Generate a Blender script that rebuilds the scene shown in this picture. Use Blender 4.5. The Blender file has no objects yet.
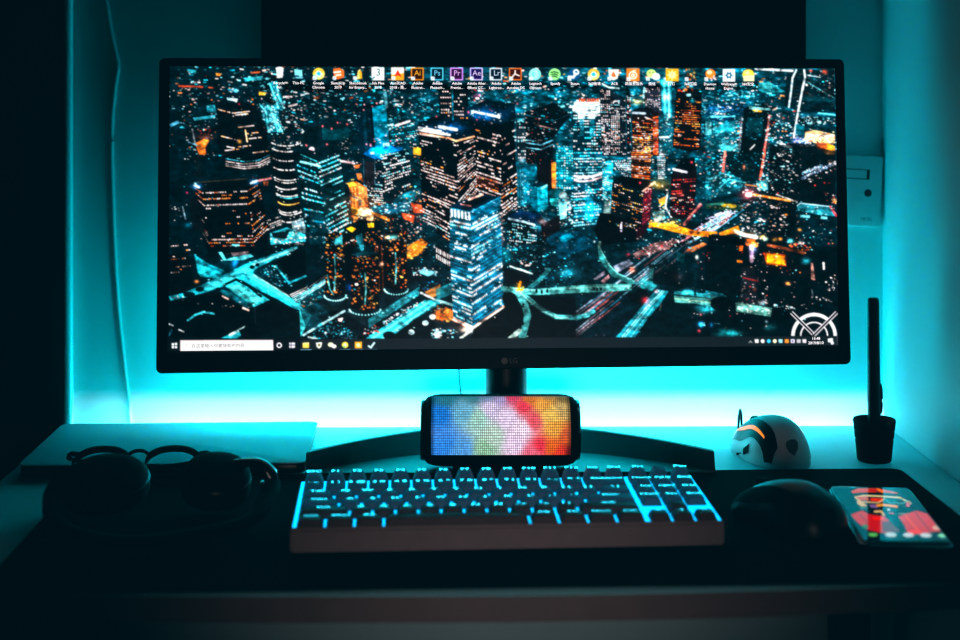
import bpy, bmesh, math, random
import numpy as np
from mathutils import Vector, Matrix

random.seed(7)
C = bpy.context.scene.collection
PI = math.pi
R = math.radians

# ------------------------------------------------------------------ camera model
F = 1490.0                 # focal length in pixels of the 960 px wide frame
YAW = R(0.8)
DESK = 0.75                # desk top
EYE = 1.145                # camera height
PY0 = 98.0                 # image row of the horizon
def ray(px, py):
    x = (px - 480.0) / F; z = (PY0 - py) / F
    return Vector((x * math.cos(YAW) + math.sin(YAW), math.cos(YAW) - x * math.sin(YAW), z))
def at_z(px, py, h):       # point of the plane h above the desk
    d = ray(px, py); t = (DESK + h - EYE) / d.z
    return Vector((0, 0, EYE)) + d * t
def at_y(px, py, y):       # point of the upright plane Y = y
    d = ray(px, py); t = y / d.y
    return Vector((0, 0, EYE)) + d * t

# ------------------------------------------------------------------ helpers
def srgb(r, g, b):
    f = lambda c: c / 12.92 if c <= 0.04045 else ((c + 0.055) / 1.055) ** 2.4
    return (f(r / 255), f(g / 255), f(b / 255), 1.0)

def mat(name, col, rough=0.5, metal=0.0, emit=None, power=0.0, var=0.06, scale=60.0, bump=0.0, bscale=400.0, spec=0.5, coat=0.0):
    m = bpy.data.materials.new(name); m.use_nodes = True
    nt = m.node_tree; N = nt.nodes; L = nt.links
    b = N['Principled BSDF']
    b.inputs['Roughness'].default_value = rough
    b.inputs['Metallic'].default_value = metal
    b.inputs['Specular IOR Level'].default_value = spec
    b.inputs['Coat Weight'].default_value = coat
    co = N.new('ShaderNodeTexCoord')
    nz = N.new('ShaderNodeTexNoise'); nz.inputs['Scale'].default_value = scale; nz.inputs['Detail'].default_value = 3
    L.new(co.outputs['Object'], nz.inputs['Vector'])
    rp = N.new('ShaderNodeValToRGB')
    c = col if len(col) == 4 else (*col, 1)
    rp.color_ramp.elements[0].position = 0.3; rp.color_ramp.elements[1].position = 0.7
    rp.color_ramp.elements[0].color = tuple(v * (1 - var) for v in c[:3]) + (1,)
    rp.color_ramp.elements[1].color = tuple(min(1, v * (1 + var)) for v in c[:3]) + (1,)
    L.new(nz.outputs['Fac'], rp.inputs['Fac'])
    L.new(rp.outputs['Color'], b.inputs['Base Color'])
    if emit:
        b.inputs['Emission Color'].default_value = emit if len(emit) == 4 else (*emit, 1)
        b.inputs['Emission Strength'].default_value = power
    if bump:
        n2 = N.new('ShaderNodeTexNoise'); n2.inputs['Scale'].default_value = bscale; n2.inputs['Detail'].default_value = 2
        L.new(co.outputs['Object'], n2.inputs['Vector'])
        bp = N.new('ShaderNodeBump'); bp.inputs['Strength'].default_value = bump; bp.inputs['Distance'].default_value = 0.001
        L.new(n2.outputs['Fac'], bp.inputs['Height']); L.new(bp.outputs['Normal'], b.inputs['Normal'])
    return m

def color_mat(name, power, rough=0.3, base=(0.01, 0.01, 0.012), coat=0.0, spec=0.5):
    """emission from the mesh colour attribute 'tint'"""
    m = bpy.data.materials.new(name); m.use_nodes = True
    N = m.node_tree.nodes; L = m.node_tree.links; b = N['Principled BSDF']
    b.inputs['Base Color'].default_value = (*base, 1); b.inputs['Roughness'].default_value = rough
    b.inputs['Coat Weight'].default_value = coat; b.inputs['Specular IOR Level'].default_value = spec
    a = N.new('ShaderNodeAttribute'); a.attribute_name = 'tint'
    L.new(a.outputs['Color'], b.inputs['Emission Color']); b.inputs['Emission Strength'].default_value = power
    return m

def obj(name, bm, m, parent=None, smooth=35, loc=None, rot=None):
    me = bpy.data.meshes.new(name)
    if isinstance(bm, bpy.types.Mesh): me = bm; me.name = name
    else:
        bmesh.ops.recalc_face_normals(bm, faces=bm.faces[:]) if not getattr(bm, 'keep', False) else None
        bm.to_mesh(me); bm.free()
    if m is not None:
        me.materials.clear(); me.materials.append(m)
    if smooth:
        for p in me.polygons: p.use_smooth = True
        try: me.set_sharp_from_angle(angle=R(smooth))
        except Exception: pass
    o = bpy.data.objects.new(name, me); C.objects.link(o)
    if parent is not None: o.parent = parent
    if loc is not None: o.location = loc
    if rot is not None: o.rotation_euler = rot
    return o

def thing(name, label, cat, loc=(0, 0, 0), rot=(0, 0, 0), group=None):
    o = bpy.data.objects.new(name, None); C.objects.link(o)
    o.empty_display_size = 0.02; o.location = loc; o.rotation_euler = rot
    o['label'] = label; o['category'] = cat
    if group: o['group'] = group
    return o
def tag(o, label, cat, group=None):
    o['label'] = label; o['category'] = cat
    if group: o['group'] = group
    return o
def structure(o):
    o['kind'] = 'structure'; return o

def box(bm, x0, x1, y0, y1, z0, z1, bev=0.0, seg=2, M=None):
    vs = [bm.verts.new(p) for p in ((x0, y0, z0), (x1, y0, z0), (x1, y1, z0), (x0, y1, z0), (x0, y0, z1), (x1, y0, z1), (x1, y1, z1), (x0, y1, z1))]
    fs = [bm.faces.new([vs[i] for i in q]) for q in ((3, 2, 1, 0), (4, 5, 6, 7), (0, 1, 5, 4), (1, 2, 6, 5), (2, 3, 7, 6), (3, 0, 4, 7))]
    geo = vs
    if bev > 0:
        es = list({e for f in fs for e in f.edges})
        r = bmesh.ops.bevel(bm, geom=es, offset=bev, segments=seg, profile=0.5, affect='EDGES', clamp_overlap=True)
        geo = list({v for f in r['faces'] for v in f.verts} | {v for v in vs if v.is_valid})
    if M is not None:
        bmesh.ops.transform(bm, matrix=M, verts=[v for v in geo if v.is_valid])
    return geo
def Box(x0, x1, y0, y1, z0, z1, bev=0.0, seg=2):
    bm = bmesh.new(); box(bm, x0, x1, y0, y1, z0, z1, bev, seg); return bm

def rounded_rect(x0, x1, y0, y1, r, n=6):
    out = []
    for cx, cy, a0 in ((x1 - r, y1 - r, 0), (x0 + r, y1 - r, 90), (x0 + r, y0 + r, 180), (x1 - r, y0 + r, 270)):
        for k in range(n + 1):
            a = R(a0 + 90 * k / n); out.append((cx + r * math.cos(a), cy + r * math.sin(a)))
    return out
def prism(bm, outline, z0, z1, bev=0.0, axes='xyz', inset_top=0.0):
    """outline in the first two axes, height on the third; optional rounded top edge"""
    def P(a, b, c):
        d = dict(zip(axes, (a, b, c))); return (d['x'], d['y'], d['z'])
    n = len(outline)
    cx = sum(p[0] for p in outline) / n; cy = sum(p[1] for p in outline) / n
    rings = []
    levels = [(z0, 0.0)]
    if bev > 0:
        s = 1 if z1 > z0 else -1
        levels = [(z0, bev), (z0 + s * bev * 0.3, bev * 0.3), (z0 + s * bev, 0), (z1 - s * bev, 0), (z1 - s * bev * 0.3, bev * 0.3), (z1, bev)]
    else:
        levels.append((z1, inset_top))
    for z, ins in levels:
        ring = []
        for (a, b) in outline:
            da, db = a - cx, b - cy; l = math.hypot(da, db) or 1
            # inset along the outline's box, keeps rounded rectangles parallel
            hx = max(abs(p[0] - cx) for p in outline); hy = max(abs(p[1] - cy) for p in outline)
            ring.append(bm.verts.new(P(cx + da * (1 - ins / hx), cy + db * (1 - ins / hy), z)))
        rings.append(ring)
    for A, B in zip(rings, rings[1:]):
        for i in range(n):
            j = (i + 1) % n; bm.faces.new((A[i], A[j], B[j], B[i]))
    bm.faces.new(rings[0][::-1]); bm.faces.new(rings[-1])
def Prism(outline, z0, z1, bev=0.0, axes='xyz', inset_top=0.0):
    bm = bmesh.new(); prism(bm, outline, z0, z1, bev, axes, inset_top); return bm

def lathe(bm, prof, n=40, axis='z', center=(0, 0, 0), M=None, closed=False):
    """prof: (radius, height) pairs"""
    rings = []; c = Vector(center)
    def P(r, h, a):
        x, y = r * math.cos(a), r * math.sin(a)
        v = {'z': Vector((x, y, h)), 'y': Vector((x, h, y)), 'x': Vector((h, x, y))}[axis] + c
        return M @ v if M is not None else v
    for r, h in prof:
        if r < 1e-6: rings.append([bm.verts.new(P(0, h, 0))])
        else: rings.append([bm.verts.new(P(r, h, 2 * PI * k / n)) for k in range(n)])
    pairs = list(zip(rings, rings[1:]))
    if closed: pairs.append((rings[-1], rings[0]))
    for A, B in pairs:
        for k in range(n):
            j = (k + 1) % n
            a = [A[k % len(A)], A[j % len(A)]]; b = [B[j % len(B)], B[k % len(B)]]
            f = []
            for v in a + b:
                if v not in f: f.append(v)
            if len(f) >= 3: bm.faces.new(f)
    if not closed:
        if len(rings[0]) > 1: bm.faces.new(rings[0][::-1])
        if len(rings[-1]) > 1: bm.faces.new(rings[-1])
def Lathe(prof, n=40, axis='z', center=(0, 0, 0), M=None, closed=False):
    bm = bmesh.new(); lathe(bm, prof, n, axis, center, M, closed); return bm

def smooth_path(pts, n=8, closed=False):
    P = [Vector(p) for p in pts]; out = []; m = len(P)
    for i in range(m if closed else m - 1):
        p0 = P[(i - 1) % m] if (closed or i > 0) else P[i]; p1 = P[i]; p2 = P[(i + 1) % m]
        p3 = P[(i + 2) % m] if (closed or i + 2 < m) else p2
        for k in range(n):
            t = k / n
            out.append(0.5 * ((2 * p1) + (p2 - p0) * t + (2 * p0 - 5 * p1 + 4 * p2 - p3) * t * t + (3 * p1 - p0 - 3 * p2 + p3) * t ** 3))
    if not closed: out.append(P[-1])
    return out
def tube(bm, path, r, n=10, closed=False, flat=1.0, up=Vector((0, 0, 1))):
    P = [Vector(p) for p in path]; m = len(P); rings = []
    rr = r if isinstance(r, (list, tuple)) else [r] * m
    for i in range(m):
        a = P[(i - 1) % m] if (closed or i > 0) else P[i]; b = P[(i + 1) % m] if (closed or i < m - 1) else P[i]
        t = (b - a).normalized()
        s = t.cross(up)
        if s.length < 1e-4: s = t.cross(Vector((1, 0, 0.01)))
        s.normalize(); u = s.cross(t)
        rings.append([bm.verts.new(P[i] + s * rr[i] * math.cos(2 * PI * k / n) + u * rr[i] * flat * math.sin(2 * PI * k / n)) for k in range(n)])
    for i in range(m if closed else m - 1):
        A, B = rings[i], rings[(i + 1) % m]
        for k in range(n):
            j = (k + 1) % n; bm.faces.new((A[k], A[j], B[j], B[k]))
    if not closed:
        bm.faces.new(rings[0][::-1]); bm.faces.new(rings[-1])
def Tube(path, r, n=10, closed=False, flat=1.0, up=Vector((0, 0, 1))):
    bm = bmesh.new(); tube(bm, path, r, n, closed, flat, up); return bm

def surf(fn, nu, nv, u0=0, u1=1, v0=0, v1=1, thick=0.0):
    """grid patch of a surface fn(u, v) -> Vector, optionally closed into a thin solid by offsetting"""
    bm = bmesh.new()
    G = [[bm.verts.new(fn(u0 + (u1 - u0) * i / nu, v0 + (v1 - v0) * j / nv)) for j in range(nv + 1)] for i in range(nu + 1)]
    for i in range(nu):
        for j in range(nv):
            bm.faces.new((G[i][j], G[i + 1][j], G[i + 1][j + 1], G[i][j + 1]))
    bmesh.ops.remove_doubles(bm, verts=bm.verts[:], dist=1e-6)
    return bm

def text_mesh(txt, size, align='CENTER', ext=0.0):
    cu = bpy.data.curves.new('lettering', 'FONT'); cu.body = txt; cu.size = size
    cu.align_x = align; cu.align_y = 'CENTER'; cu.extrude = ext; cu.resolution_u = 2
    t = bpy.data.objects.new('lettering', cu); C.objects.link(t)
    dg = bpy.context.evaluated_depsgraph_get()
    me = bpy.data.meshes.new_from_object(t.evaluated_get(dg))
    bpy.data.objects.remove(t); bpy.data.curves.remove(cu)
    return me

# ------------------------------------------------------------------ materials
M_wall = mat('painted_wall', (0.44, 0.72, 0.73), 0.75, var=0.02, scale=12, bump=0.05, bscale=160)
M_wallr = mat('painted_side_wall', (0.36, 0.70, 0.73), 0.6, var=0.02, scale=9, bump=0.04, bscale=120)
M_dark = mat('black_laminate_side', (0.0012, 0.0014, 0.0016), 1.0, var=0.2, scale=20, spec=0.0)
M_panel = mat('black_board', (0.0014, 0.0016, 0.0018), 1.0, var=0.2, scale=15, spec=0.0)
M_floor = mat('dark_floor', (0.02, 0.02, 0.022), 0.7, var=0.2, scale=8)
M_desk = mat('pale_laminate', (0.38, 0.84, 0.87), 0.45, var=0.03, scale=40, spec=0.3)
M_deskedge = mat('desk_edge_band', (0.075, 0.05, 0.045), 0.6, var=0.1, scale=30)
M_mat = mat('black_mat_cloth', (0.0022, 0.0026, 0.0028), 1.0, var=0.15, scale=300, bump=0.1, bscale=900, spec=0.01)
M_black = mat('black_plastic', (0.0025, 0.003, 0.0035), 0.75, var=0.1, spec=0.05)
M_bezel = mat('matte_black_bezel', (0.003, 0.0035, 0.004), 0.6, var=0.1, spec=0.15)
M_gloss = mat('glossy_black_plastic', (0.004, 0.005, 0.006), 0.12, var=0.1)
M_satin = mat('satin_black_plastic', (0.003, 0.0035, 0.004), 0.35, var=0.1, spec=0.25)
M_rim = mat('stand_rim_plastic', (0.008, 0.014, 0.017), 0.42, var=0.05, spec=0.6)
M_greyplate = mat('grey_stand_plate', (0.05, 0.055, 0.06), 0.35, var=0.05)
M_chrome = mat('polished_metal', (0.35, 0.36, 0.37), 0.18, 1.0, var=0.03)
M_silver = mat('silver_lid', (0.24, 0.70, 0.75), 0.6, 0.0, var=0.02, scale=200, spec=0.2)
M_white = mat('white_plastic', (0.55, 0.56, 0.57), 0.35, var=0.02)
M_plate = mat('socket_plate_plastic', (0.62, 0.63, 0.63), 0.4, var=0.02)
M_hole = mat('dark_recess', (0.01, 0.012, 0.012), 0.7)
M_logo = mat('grey_print', (0.055, 0.06, 0.062), 0.5)
M_cable = mat('white_cable_jacket', (0.55, 0.58, 0.58), 0.5)
M_rubber = mat('black_rubber', (0.003, 0.0034, 0.004), 0.85, bump=0.1, spec=0.08)
M_case = mat('keyboard_case_plastic', (0.16, 0.125, 0.125), 0.7, var=0.06, spec=0.1)
M_key = mat('keycap_plastic', (0.06, 0.048, 0.05), 0.6, var=0.06, spec=0.12)
M_key_spill = mat('keycap_painted_backlight', (0.06, 0.048, 0.05), 0.6, var=0.06, spec=0.12, emit=(0.0, 0.42, 0.9), power=0.05)  # keycap copy with the blue backlight spill put in as faint emission
M_glow = mat('keyboard_backlight', (0.01, 0.03, 0.05), 0.5, emit=(0.0, 0.40, 0.85), power=2.6)
M_legend = mat('lit_legend', (0.1, 0.3, 0.35), 0.5, emit=(0.015, 0.62, 0.85), power=6.0)
M_orange = mat('orange_light_strip', (0.2, 0.05, 0.01), 0.4, emit=(1.0, 0.24, 0.01), power=1.15)
M_lens = None

# ------------------------------------------------------------------ setting
WALL_Y = 1.806
BACK_Y = 1.790
XL, XR = -0.475, 0.515
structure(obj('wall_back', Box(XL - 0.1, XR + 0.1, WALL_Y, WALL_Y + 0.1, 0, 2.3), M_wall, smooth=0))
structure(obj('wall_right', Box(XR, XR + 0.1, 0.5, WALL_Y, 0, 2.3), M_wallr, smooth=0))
structure(obj('wall_left', Box(XL - 0.1, XL, 0.7, WALL_Y, 0, 2.3), M_dark, smooth=0))
structure(obj('floor', Box(-1.6, 1.6, -1.0, WALL_Y + 0.1, -0.05, 0.0), M_floor, smooth=0))
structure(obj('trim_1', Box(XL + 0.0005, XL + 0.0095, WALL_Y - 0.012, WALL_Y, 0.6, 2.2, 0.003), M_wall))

# desk
desk = thing('desk', 'pale laminate desk spanning the niche, with a brown front edge', 'desk', (0.02, 1.48, 0))
DX0, DX1, DFRONT = XL + 0.002, XR - 0.002, 1.180
def desk_outline(front_off=0.0):
    pts = [(DX1 - .02, BACK_Y - 1.48), (DX0 - .02, BACK_Y - 1.48)]
    n = 24
    for k in range(n + 1):
        x = DX0 + (DX1 - DX0) * k / n
        y = DFRONT + (0.009 * (x / .37) ** 2 if x < 0 else 0.027 * (x / .41) ** 2)
        pts.append((x - .02, y - 1.48 + front_off))
    return pts
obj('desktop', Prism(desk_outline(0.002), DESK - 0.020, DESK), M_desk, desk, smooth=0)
bm = bmesh.new()
fr = desk_outline()[2:]; fr2 = [(x, y + 0.002) for x, y in fr]
prism(bm, fr + fr2[::-1], DESK - 0.0205, DESK - 0.0002)
ed = obj('front_edge', bm, M_deskedge, desk, smooth=0); ed['label'] = 'brown edge band'
for sx in (-0.44, 0.44):
    for sy in (-0.22, 0.27):
        obj('leg', Box(sx - .02, sx + .02, sy - .02, sy + .02, 0, DESK - 0.020, 0.003), M_dark, desk)

bm = bmesh.new(); box(bm, DX0 - .02, DX1 - .02, BACK_Y - .030 - 1.48, WALL_Y - .0006 - 1.48, DESK - .079, DESK - .075); box(bm, DX0 - .02, DX1 - .02, BACK_Y - .030 - 1.48, BACK_Y - .027 - 1.48, DESK - .0749, DESK - .0202)
obj('light_baffle', bm, M_dark, desk, smooth=0)  # unseen board added to stop strip light leaking under the desk
# light strip in the gap between desk and wall
strip = obj('light_strip', Box(-0.45, XR - 0.004, 1.8005, 1.8050, DESK - 0.0749, DESK - 0.027), mat('led_diffuser', (0.6, 0.7, 0.7), 0.5, emit=(0.03, 0.75, 0.9), power=3))
tag(strip, 'cyan light strip tucked into the gap behind the desk', 'light strip')
def area(name, loc, rot, sx, sy, power, col):
    l = bpy.data.lights.new(name, 'AREA'); l.shape = 'RECTANGLE'; l.size = sx; l.size_y = sy; l.energy = power; l.color = col
    o = bpy.data.objects.new(name, l); C.objects.link(o); o.location = loc; o.rotation_euler = rot; return o
STRIP_C = (0.0, 0.74, 0.93)
area('strip_light', ((XR - 0.444) / 2, 1.7975, DESK - 0.022), (R(180 + 14), 0, 0), XR + 0.43, 0.006, 2.0, STRIP_C)
# pinkish lamp added lower in the channel to turn the lowest wall band white; the back edge of the desk cuts its light off a few centimetres up the wall
area('band_whitening_light', ((XR - 0.400) / 2, 1.7782, DESK - 0.060), (R(180 - 18), 0, 0), XR + 0.380, 0.003, 1.9, (1.0, 0.78, 0.78))
# unseen fill lamp added behind the monitor to widen the glow on the wall
area('wall_fill_light', (0.03, 1.70, DESK + 0.125), (R(72), 0, 0), 0.60, 0.03, 2.6, (0.0, 0.75, 0.91))

# dark board on the wall above the monitor
a = at_y(263, 50, WALL_Y); b = at_y(802.5, 50, WALL_Y); s = at_y(757, 50, WALL_Y)
pan = thing('wall_panel', 'black rectangular panel on the wall above and behind the monitor', 'panel', ((a.x + b.x) / 2, WALL_Y, 1.13))
cx = pan.location.x
obj('board', Box(a.x - cx, s.x - cx - .0008, -0.018, 0, 0, 0.62, 0.002), M_panel, pan)
obj('side_board', Box(s.x - cx + .0008, b.x - cx, -0.02, 0, 0, 0.62, 0.002), M_panel, pan)

# socket plate
pc = at_y(844.5, 189.5, WALL_Y)
plate = thing('wall_socket', 'pale square wall socket plate half hidden by the monitor edge', 'socket', (pc.x, WALL_Y, pc.z), (0, R(3.4), 0))
obj('plate', Prism(rounded_rect(-.0425, .0425, -.0432, .0432, .003), 0, -0.011, 0.002, axes='xzy'), M_plate, plate)
sl = obj('slot', Prism(rounded_rect(-.020, .0265, .014, .0262, .0006), -0.0112, -0.0118, axes='xzy'), M_hole, plate); sl['label'] = 'dark slot'
obj('slot_cover', Prism(rounded_rect(-.019, .0225, .0152, .0252, .0006), -0.0118, -0.0126, axes='xzy'), M_plate, plate)
kb = bmesh.new(); lathe(kb, [(.0068, -.0112), (.0068, -.0125), (.0048, -.0127), (.0046, -.0118)], 28, 'y', (.0255, 0, -.002))
obj('ring', kb, M_plate, plate)
kb = bmesh.new(); lathe(kb, [(.0048, -.0112), (.0048, -.0122), (.0, -.0122)], 24, 'y', (.0255, 0, -.002))
h = obj('hole', kb, M_hole, plate); h['label'] = 'dark round hole'
t = obj('lettering', text_mesh('PBTEL', .0055), M_logo, plate, smooth=0, loc=(.026, -.0112, -.034), rot=(R(90), 0, 0)); t['label'] = 'small embossed lettering'

# cables on the wall
pth = [at_y(px, py, WALL_Y - 0.0022) for px, py in ((101, -820), (100, -300), (104, -40), (108, 10), (113, 40), (118.3, 64), (117, 76), (114, 98), (112, 125), (112, 160), (113, 200), (115, 250), (118, 300), (123, 350), (128, 395), (131, 424), (132, 440))]
c = obj('wall_cable', Tube(smooth_path(pth, 6), 0.0021, 8), M_cable)
tag(c, 'thin pale cable running down the wall left of the monitor', 'cable')
pth = [at_y(px, py, WALL_Y - 0.002 - k) for px, py, k in ((458, 330, .02), (459, 372, .006), (461, 396, 0.0), (463, 424, 0.0), (463, 440, 0))]
c = obj('monitor_cable', Tube(smooth_path(pth, 6), 0.0011, 8), M_black)
tag(c, 'thin dark cable hanging behind the monitor beside its stand', 'cable')

# ------------------------------------------------------------------ desk mat
mat_o = thing('desk_mat', 'large black desk mat under the keyboard and phone', 'desk mat', (0.04, 1.38, DESK), (0, 0, R(1.4)))
obj('pad', Prism(rounded_rect(-0.428, 0.430, -0.182, 0.180, 0.012), 0.0002, 0.003, 0.0008), M_mat, mat_o)
bm = bmesh.new(); rr = rounded_rect(-0.4275, 0.4295, -0.1815, 0.1795, 0.012)
tube(bm, [(x, y, 0.0022) for x, y in rr], 0.0012, 6, closed=True)
obj('stitched_edge', bm, M_mat, mat_o)
MATH = 0.0034

# ------------------------------------------------------------------ monitor
MY = 1.585
mb = at_y(502.5, 369, MY)
mon = thing('monitor', 'ultrawide black monitor on an arc stand showing a night city', 'monitor', (mb.x, MY, DESK))
Hm = MY and (mb.z - DESK)
# panel frame: bottom edge centre at (0,0,Hm), leaning back, turned
panM = Matrix.Translation((0, 0, Hm)) @ Matrix.Rotation(R(3.4), 4, 'Z') @ Matrix.Rotation(R(-4.1), 4, 'X')
# body corners back-projected on the panel plane
Wm = mon.matrix_basis @ panM if False else Matrix.Translation(Vector((mb.x, MY, DESK))) @ panM
def on_panel(px, py):
    d = ray(px, py); o = Vector((0, 0, EYE)); inv = Wm.inverted()
    oo = inv @ o; dd = inv.to_3x3() @ d
    return oo + dd * (-oo.y / dd.y)
q = [on_panel(*p) for p in ((160, 56), (845, 61), (850.5, 366), (155, 372))]
print('monitor body', [tuple(round(v, 4) for v in p) for p in q])
bx0 = (q[0].x + q[3].x) / 2; bx1 = (q[1].x + q[2].x) / 2; bz0 = (q[2].z + q[3].z) / 2; bz1 = (q[0].z + q[1].z) / 2
def part(name, bm, m, **k):
    o = obj(name, bm, m, mon, **k); o.matrix_local = panM; return o
SC = [on_panel(*p) for p in ((169.6, 66), (836, 68.5), (838.3, 346), (168.6, 351))]
print('screen', [tuple(round(v, 4) for v in p) for p in SC])
sx0 = (SC[0].x + SC[3].x) / 2; sx1 = (SC[1].x + SC[2].x) / 2; sz0 = (SC[2].z + SC[3].z) / 2; sz1 = (SC[0].z + SC[1].z) / 2
bm = bmesh.new()
outer = rounded_rect(bx0, bx1, bz0, bz1, 0.006)
inner = rounded_rect(sx0 - .001, sx1 + .001, sz0 - .001, sz1 + .001, 0.001)
def ring(pts, y): return [bm.verts.new((x, y, z)) for x, z in pts]
rs = [ring(inner, 0.0015), ring(inner, 0.0), ring([(x * .999 if 0 else x, z) for x, z in rounded_rect(bx0 + .0012, bx1 - .0012, bz0 + .0012, bz1 - .0012, .005)], 0.0), ring(outer, 0.0012), ring(outer, 0.020),
      ring(rounded_rect(bx0 + .02, bx1 - .02, bz0 + .02, bz1 - .02, .03), 0.034)]
for A, B in zip(rs, rs[1:]):
    n = len(A)
    for i in range(n): bm.faces.new((A[i], A[(i + 1) % n], B[(i + 1) % n], B[i]))
bm.faces.new(rs[-1])
part('housing', bm, M_bezel)
part('rear_bulge', Prism(rounded_rect(-.16, .16, .04, .22, .02), 0.033, 0.060, 0.006, axes='xzy'), M_black)
# screen: a fine mesh whose colours are worked out by paint_screen()
# ------------------------------------------------------------------ the wallpaper, worked out as colours
PX0, PYT, PS = 160, 58, 3
PXW, PYH = 690, 300
class Canvas:
    def __init__(s, x0, y0, w, h, k, bg=(0, 0, 0)):
        s.x0, s.y0, s.k = x0, y0, k
        s.a = np.zeros((int(h * k), int(w * k), 3)); s.a[...] = bg
    def bb(s, xa, xb, ya, yb):
        H, W = s.a.shape[:2]
        i0 = max(0, int((xa - s.x0) * s.k) - 1); i1 = min(W, int((xb - s.x0) * s.k) + 2)
        j0 = max(0, int((ya - s.y0) * s.k) - 1); j1 = min(H, int((yb - s.y0) * s.k) + 2)
        if i1 <= i0 or j1 <= j0: return None
        X, Y = np.meshgrid((np.arange(i0, i1) + .5) / s.k + s.x0, (np.arange(j0, j1) + .5) / s.k + s.y0)
        return s.a[j0:j1, i0:i1], X, Y
    def inside(s, P, X, Y):
        m = np.zeros(X.shape, bool); n = len(P)
        for i in range(n):
            x1, y1 = P[i]; x2, y2 = P[(i + 1) % n]
            if y1 == y2: continue
            c = ((Y < y1) != (Y < y2)) & (X < (x2 - x1) * (Y - y1) / (y2 - y1) + x1); m ^= c
        return m
    def poly(s, P, col, al=1.0, grad=None):
        xs = [p[0] for p in P]; ys = [p[1] for p in P]; r = s.bb(min(xs), max(xs), min(ys), max(ys))
        if r is None: return
        A, X, Y = r; m = s.inside(P, X, Y); c = np.array(col, float)
        if grad is not None:      # second colour towards the bottom
            t = ((Y - min(ys)) / max(1e-6, max(ys) - min(ys)))[..., None]; cc = (c * (1 - t) + np.array(grad) * t)[m]
        else: cc = c
        A[m] = A[m] * (1 - al) + cc * al
    def line(s, P, w, col, al=1.0, add=False, soft=.5):
        w2 = w / 2
        for (x1, y1), (x2, y2) in zip(P, P[1:]):
            r = s.bb(min(x1, x2) - w - soft, max(x1, x2) + w + soft, min(y1, y2) - w - soft, max(y1, y2) + w + soft)
            if r is None: continue
            A, X, Y = r; dx, dy = x2 - x1, y2 - y1; L = dx * dx + dy * dy + 1e-9
            t = np.clip(((X - x1) * dx + (Y - y1) * dy) / L, 0, 1)
            d = np.hypot(X - x1 - t * dx, Y - y1 - t * dy)
            k = (np.clip((w2 + soft / 2 - d) / soft, 0, 1) * al)[..., None]
            if add: A += k * np.array(col)
            else: A[...] = A * (1 - k) + k * np.array(col)
    def glow(s, x, y, rx, ry, col, amt=1.0):
        r = s.bb(x - 2.6 * rx, x + 2.6 * rx, y - 2.6 * ry, y + 2.6 * ry)
        if r is None: return
        A, X, Y = r; A += (np.exp(-((X - x) / rx) ** 2 - ((Y - y) / ry) ** 2) * amt)[..., None] * np.array(col)
    def disc(s, x, y, rx, ry, col, al=1.0, r0=0.0, half=None):
        r = s.bb(x - rx, x + rx, y - ry, y + ry)
        if r is None: return
        A, X, Y = r; d = np.hypot((X - x) / rx, (Y - y) / ry); m = (d <= 1) & (d >= r0)
        if half == 'top': m &= Y <= y
        A[m] = A[m] * (1 - al) + np.array(col) * al
    def windows(s, Q, nc, nr, lit, pal, bg=None, fx=.7, fy=.55, run=.55, rows=None, seed=1, dim=.0, amp=1.0, al=1.0):
        """window grid over the quad Q = TL, TR, BR, BL; whole stretches of a floor are lit together"""
        rg = np.random.RandomState(seed)
        xs = [p[0] for p in Q]; ys = [p[1] for p in Q]; r = s.bb(min(xs), max(xs), min(ys), max(ys))
        if r is None: return
        A, X, Y = r; m = s.inside(Q, X, Y)
        a, b, c, d = [np.array(q, float) for q in Q]
        U = np.full(X.shape, .5); V = np.full(X.shape, .5)
        for _ in range(5):        # invert the bilinear map
            px = (a[0] * (1 - U) + b[0] * U) * (1 - V) + (d[0] * (1 - U) + c[0] * U) * V - X
            py = (a[1] * (1 - U) + b[1] * U) * (1 - V) + (d[1] * (1 - U) + c[1] * U) * V - Y
            ux = (b[0] - a[0]) * (1 - V) + (c[0] - d[0]) * V; uy = (b[1] - a[1]) * (1 - V) + (c[1] - d[1]) * V
            vx = (d[0] - a[0]) * (1 - U) + (c[0] - b[0]) * U; vy = (d[1] - a[1]) * (1 - U) + (c[1] - b[1]) * U
            D = ux * vy - uy * vx; D = np.where(np.abs(D) < 1e-9, 1e-9, D)
            U = U - (px * vy - py * vx) / D; V = V - (py * ux - px * uy) / D
        if bg is not None: A[m] = A[m] * (1 - al) + np.array(bg) * al
        lp = np.clip(lit * (.35 + 1.3 * rg.rand(nr)), 0, 1)
        if rows is not None:
            for k, v in rows.items():
                if k < nr: lp[k] = v
        T = np.zeros((nr, nc)); 
        for j in range(nr):
            on = rg.rand() < lp[j]
            for i in range(nc):
                if rg.rand() > run: on = rg.rand() < lp[j]
                T[j, i] = on
        pw = np.array([p[1] for p in pal], float); pw /= pw.sum()
        ci = rg.choice(len(pal), size=(nr, nc), p=pw)
        if nc > 2: ci = np.where(rg.rand(nr, nc) < .6, ci[:, :1], ci)
        CO = np.array([p[0] for p in pal], float)[ci] * (.72 + .55 * rg.rand(nr, nc))[..., None] * amp
        I = np.clip((U * nc).astype(int), 0, nc - 1); J = np.clip((V * nr).astype(int), 0, nr - 1)
        fu = U * nc - I; fv = V * nr - J
        w = m & (np.abs(fu - .5) < fx / 2) & (np.abs(fv - .5) < fy / 2)
        on = w & (T[J, I] > 0); A[on] = CO[J, I][on]
        if dim:
            off = w & (T[J, I] == 0); A[off] = A[off] * .5 + np.array(dim)
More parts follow.
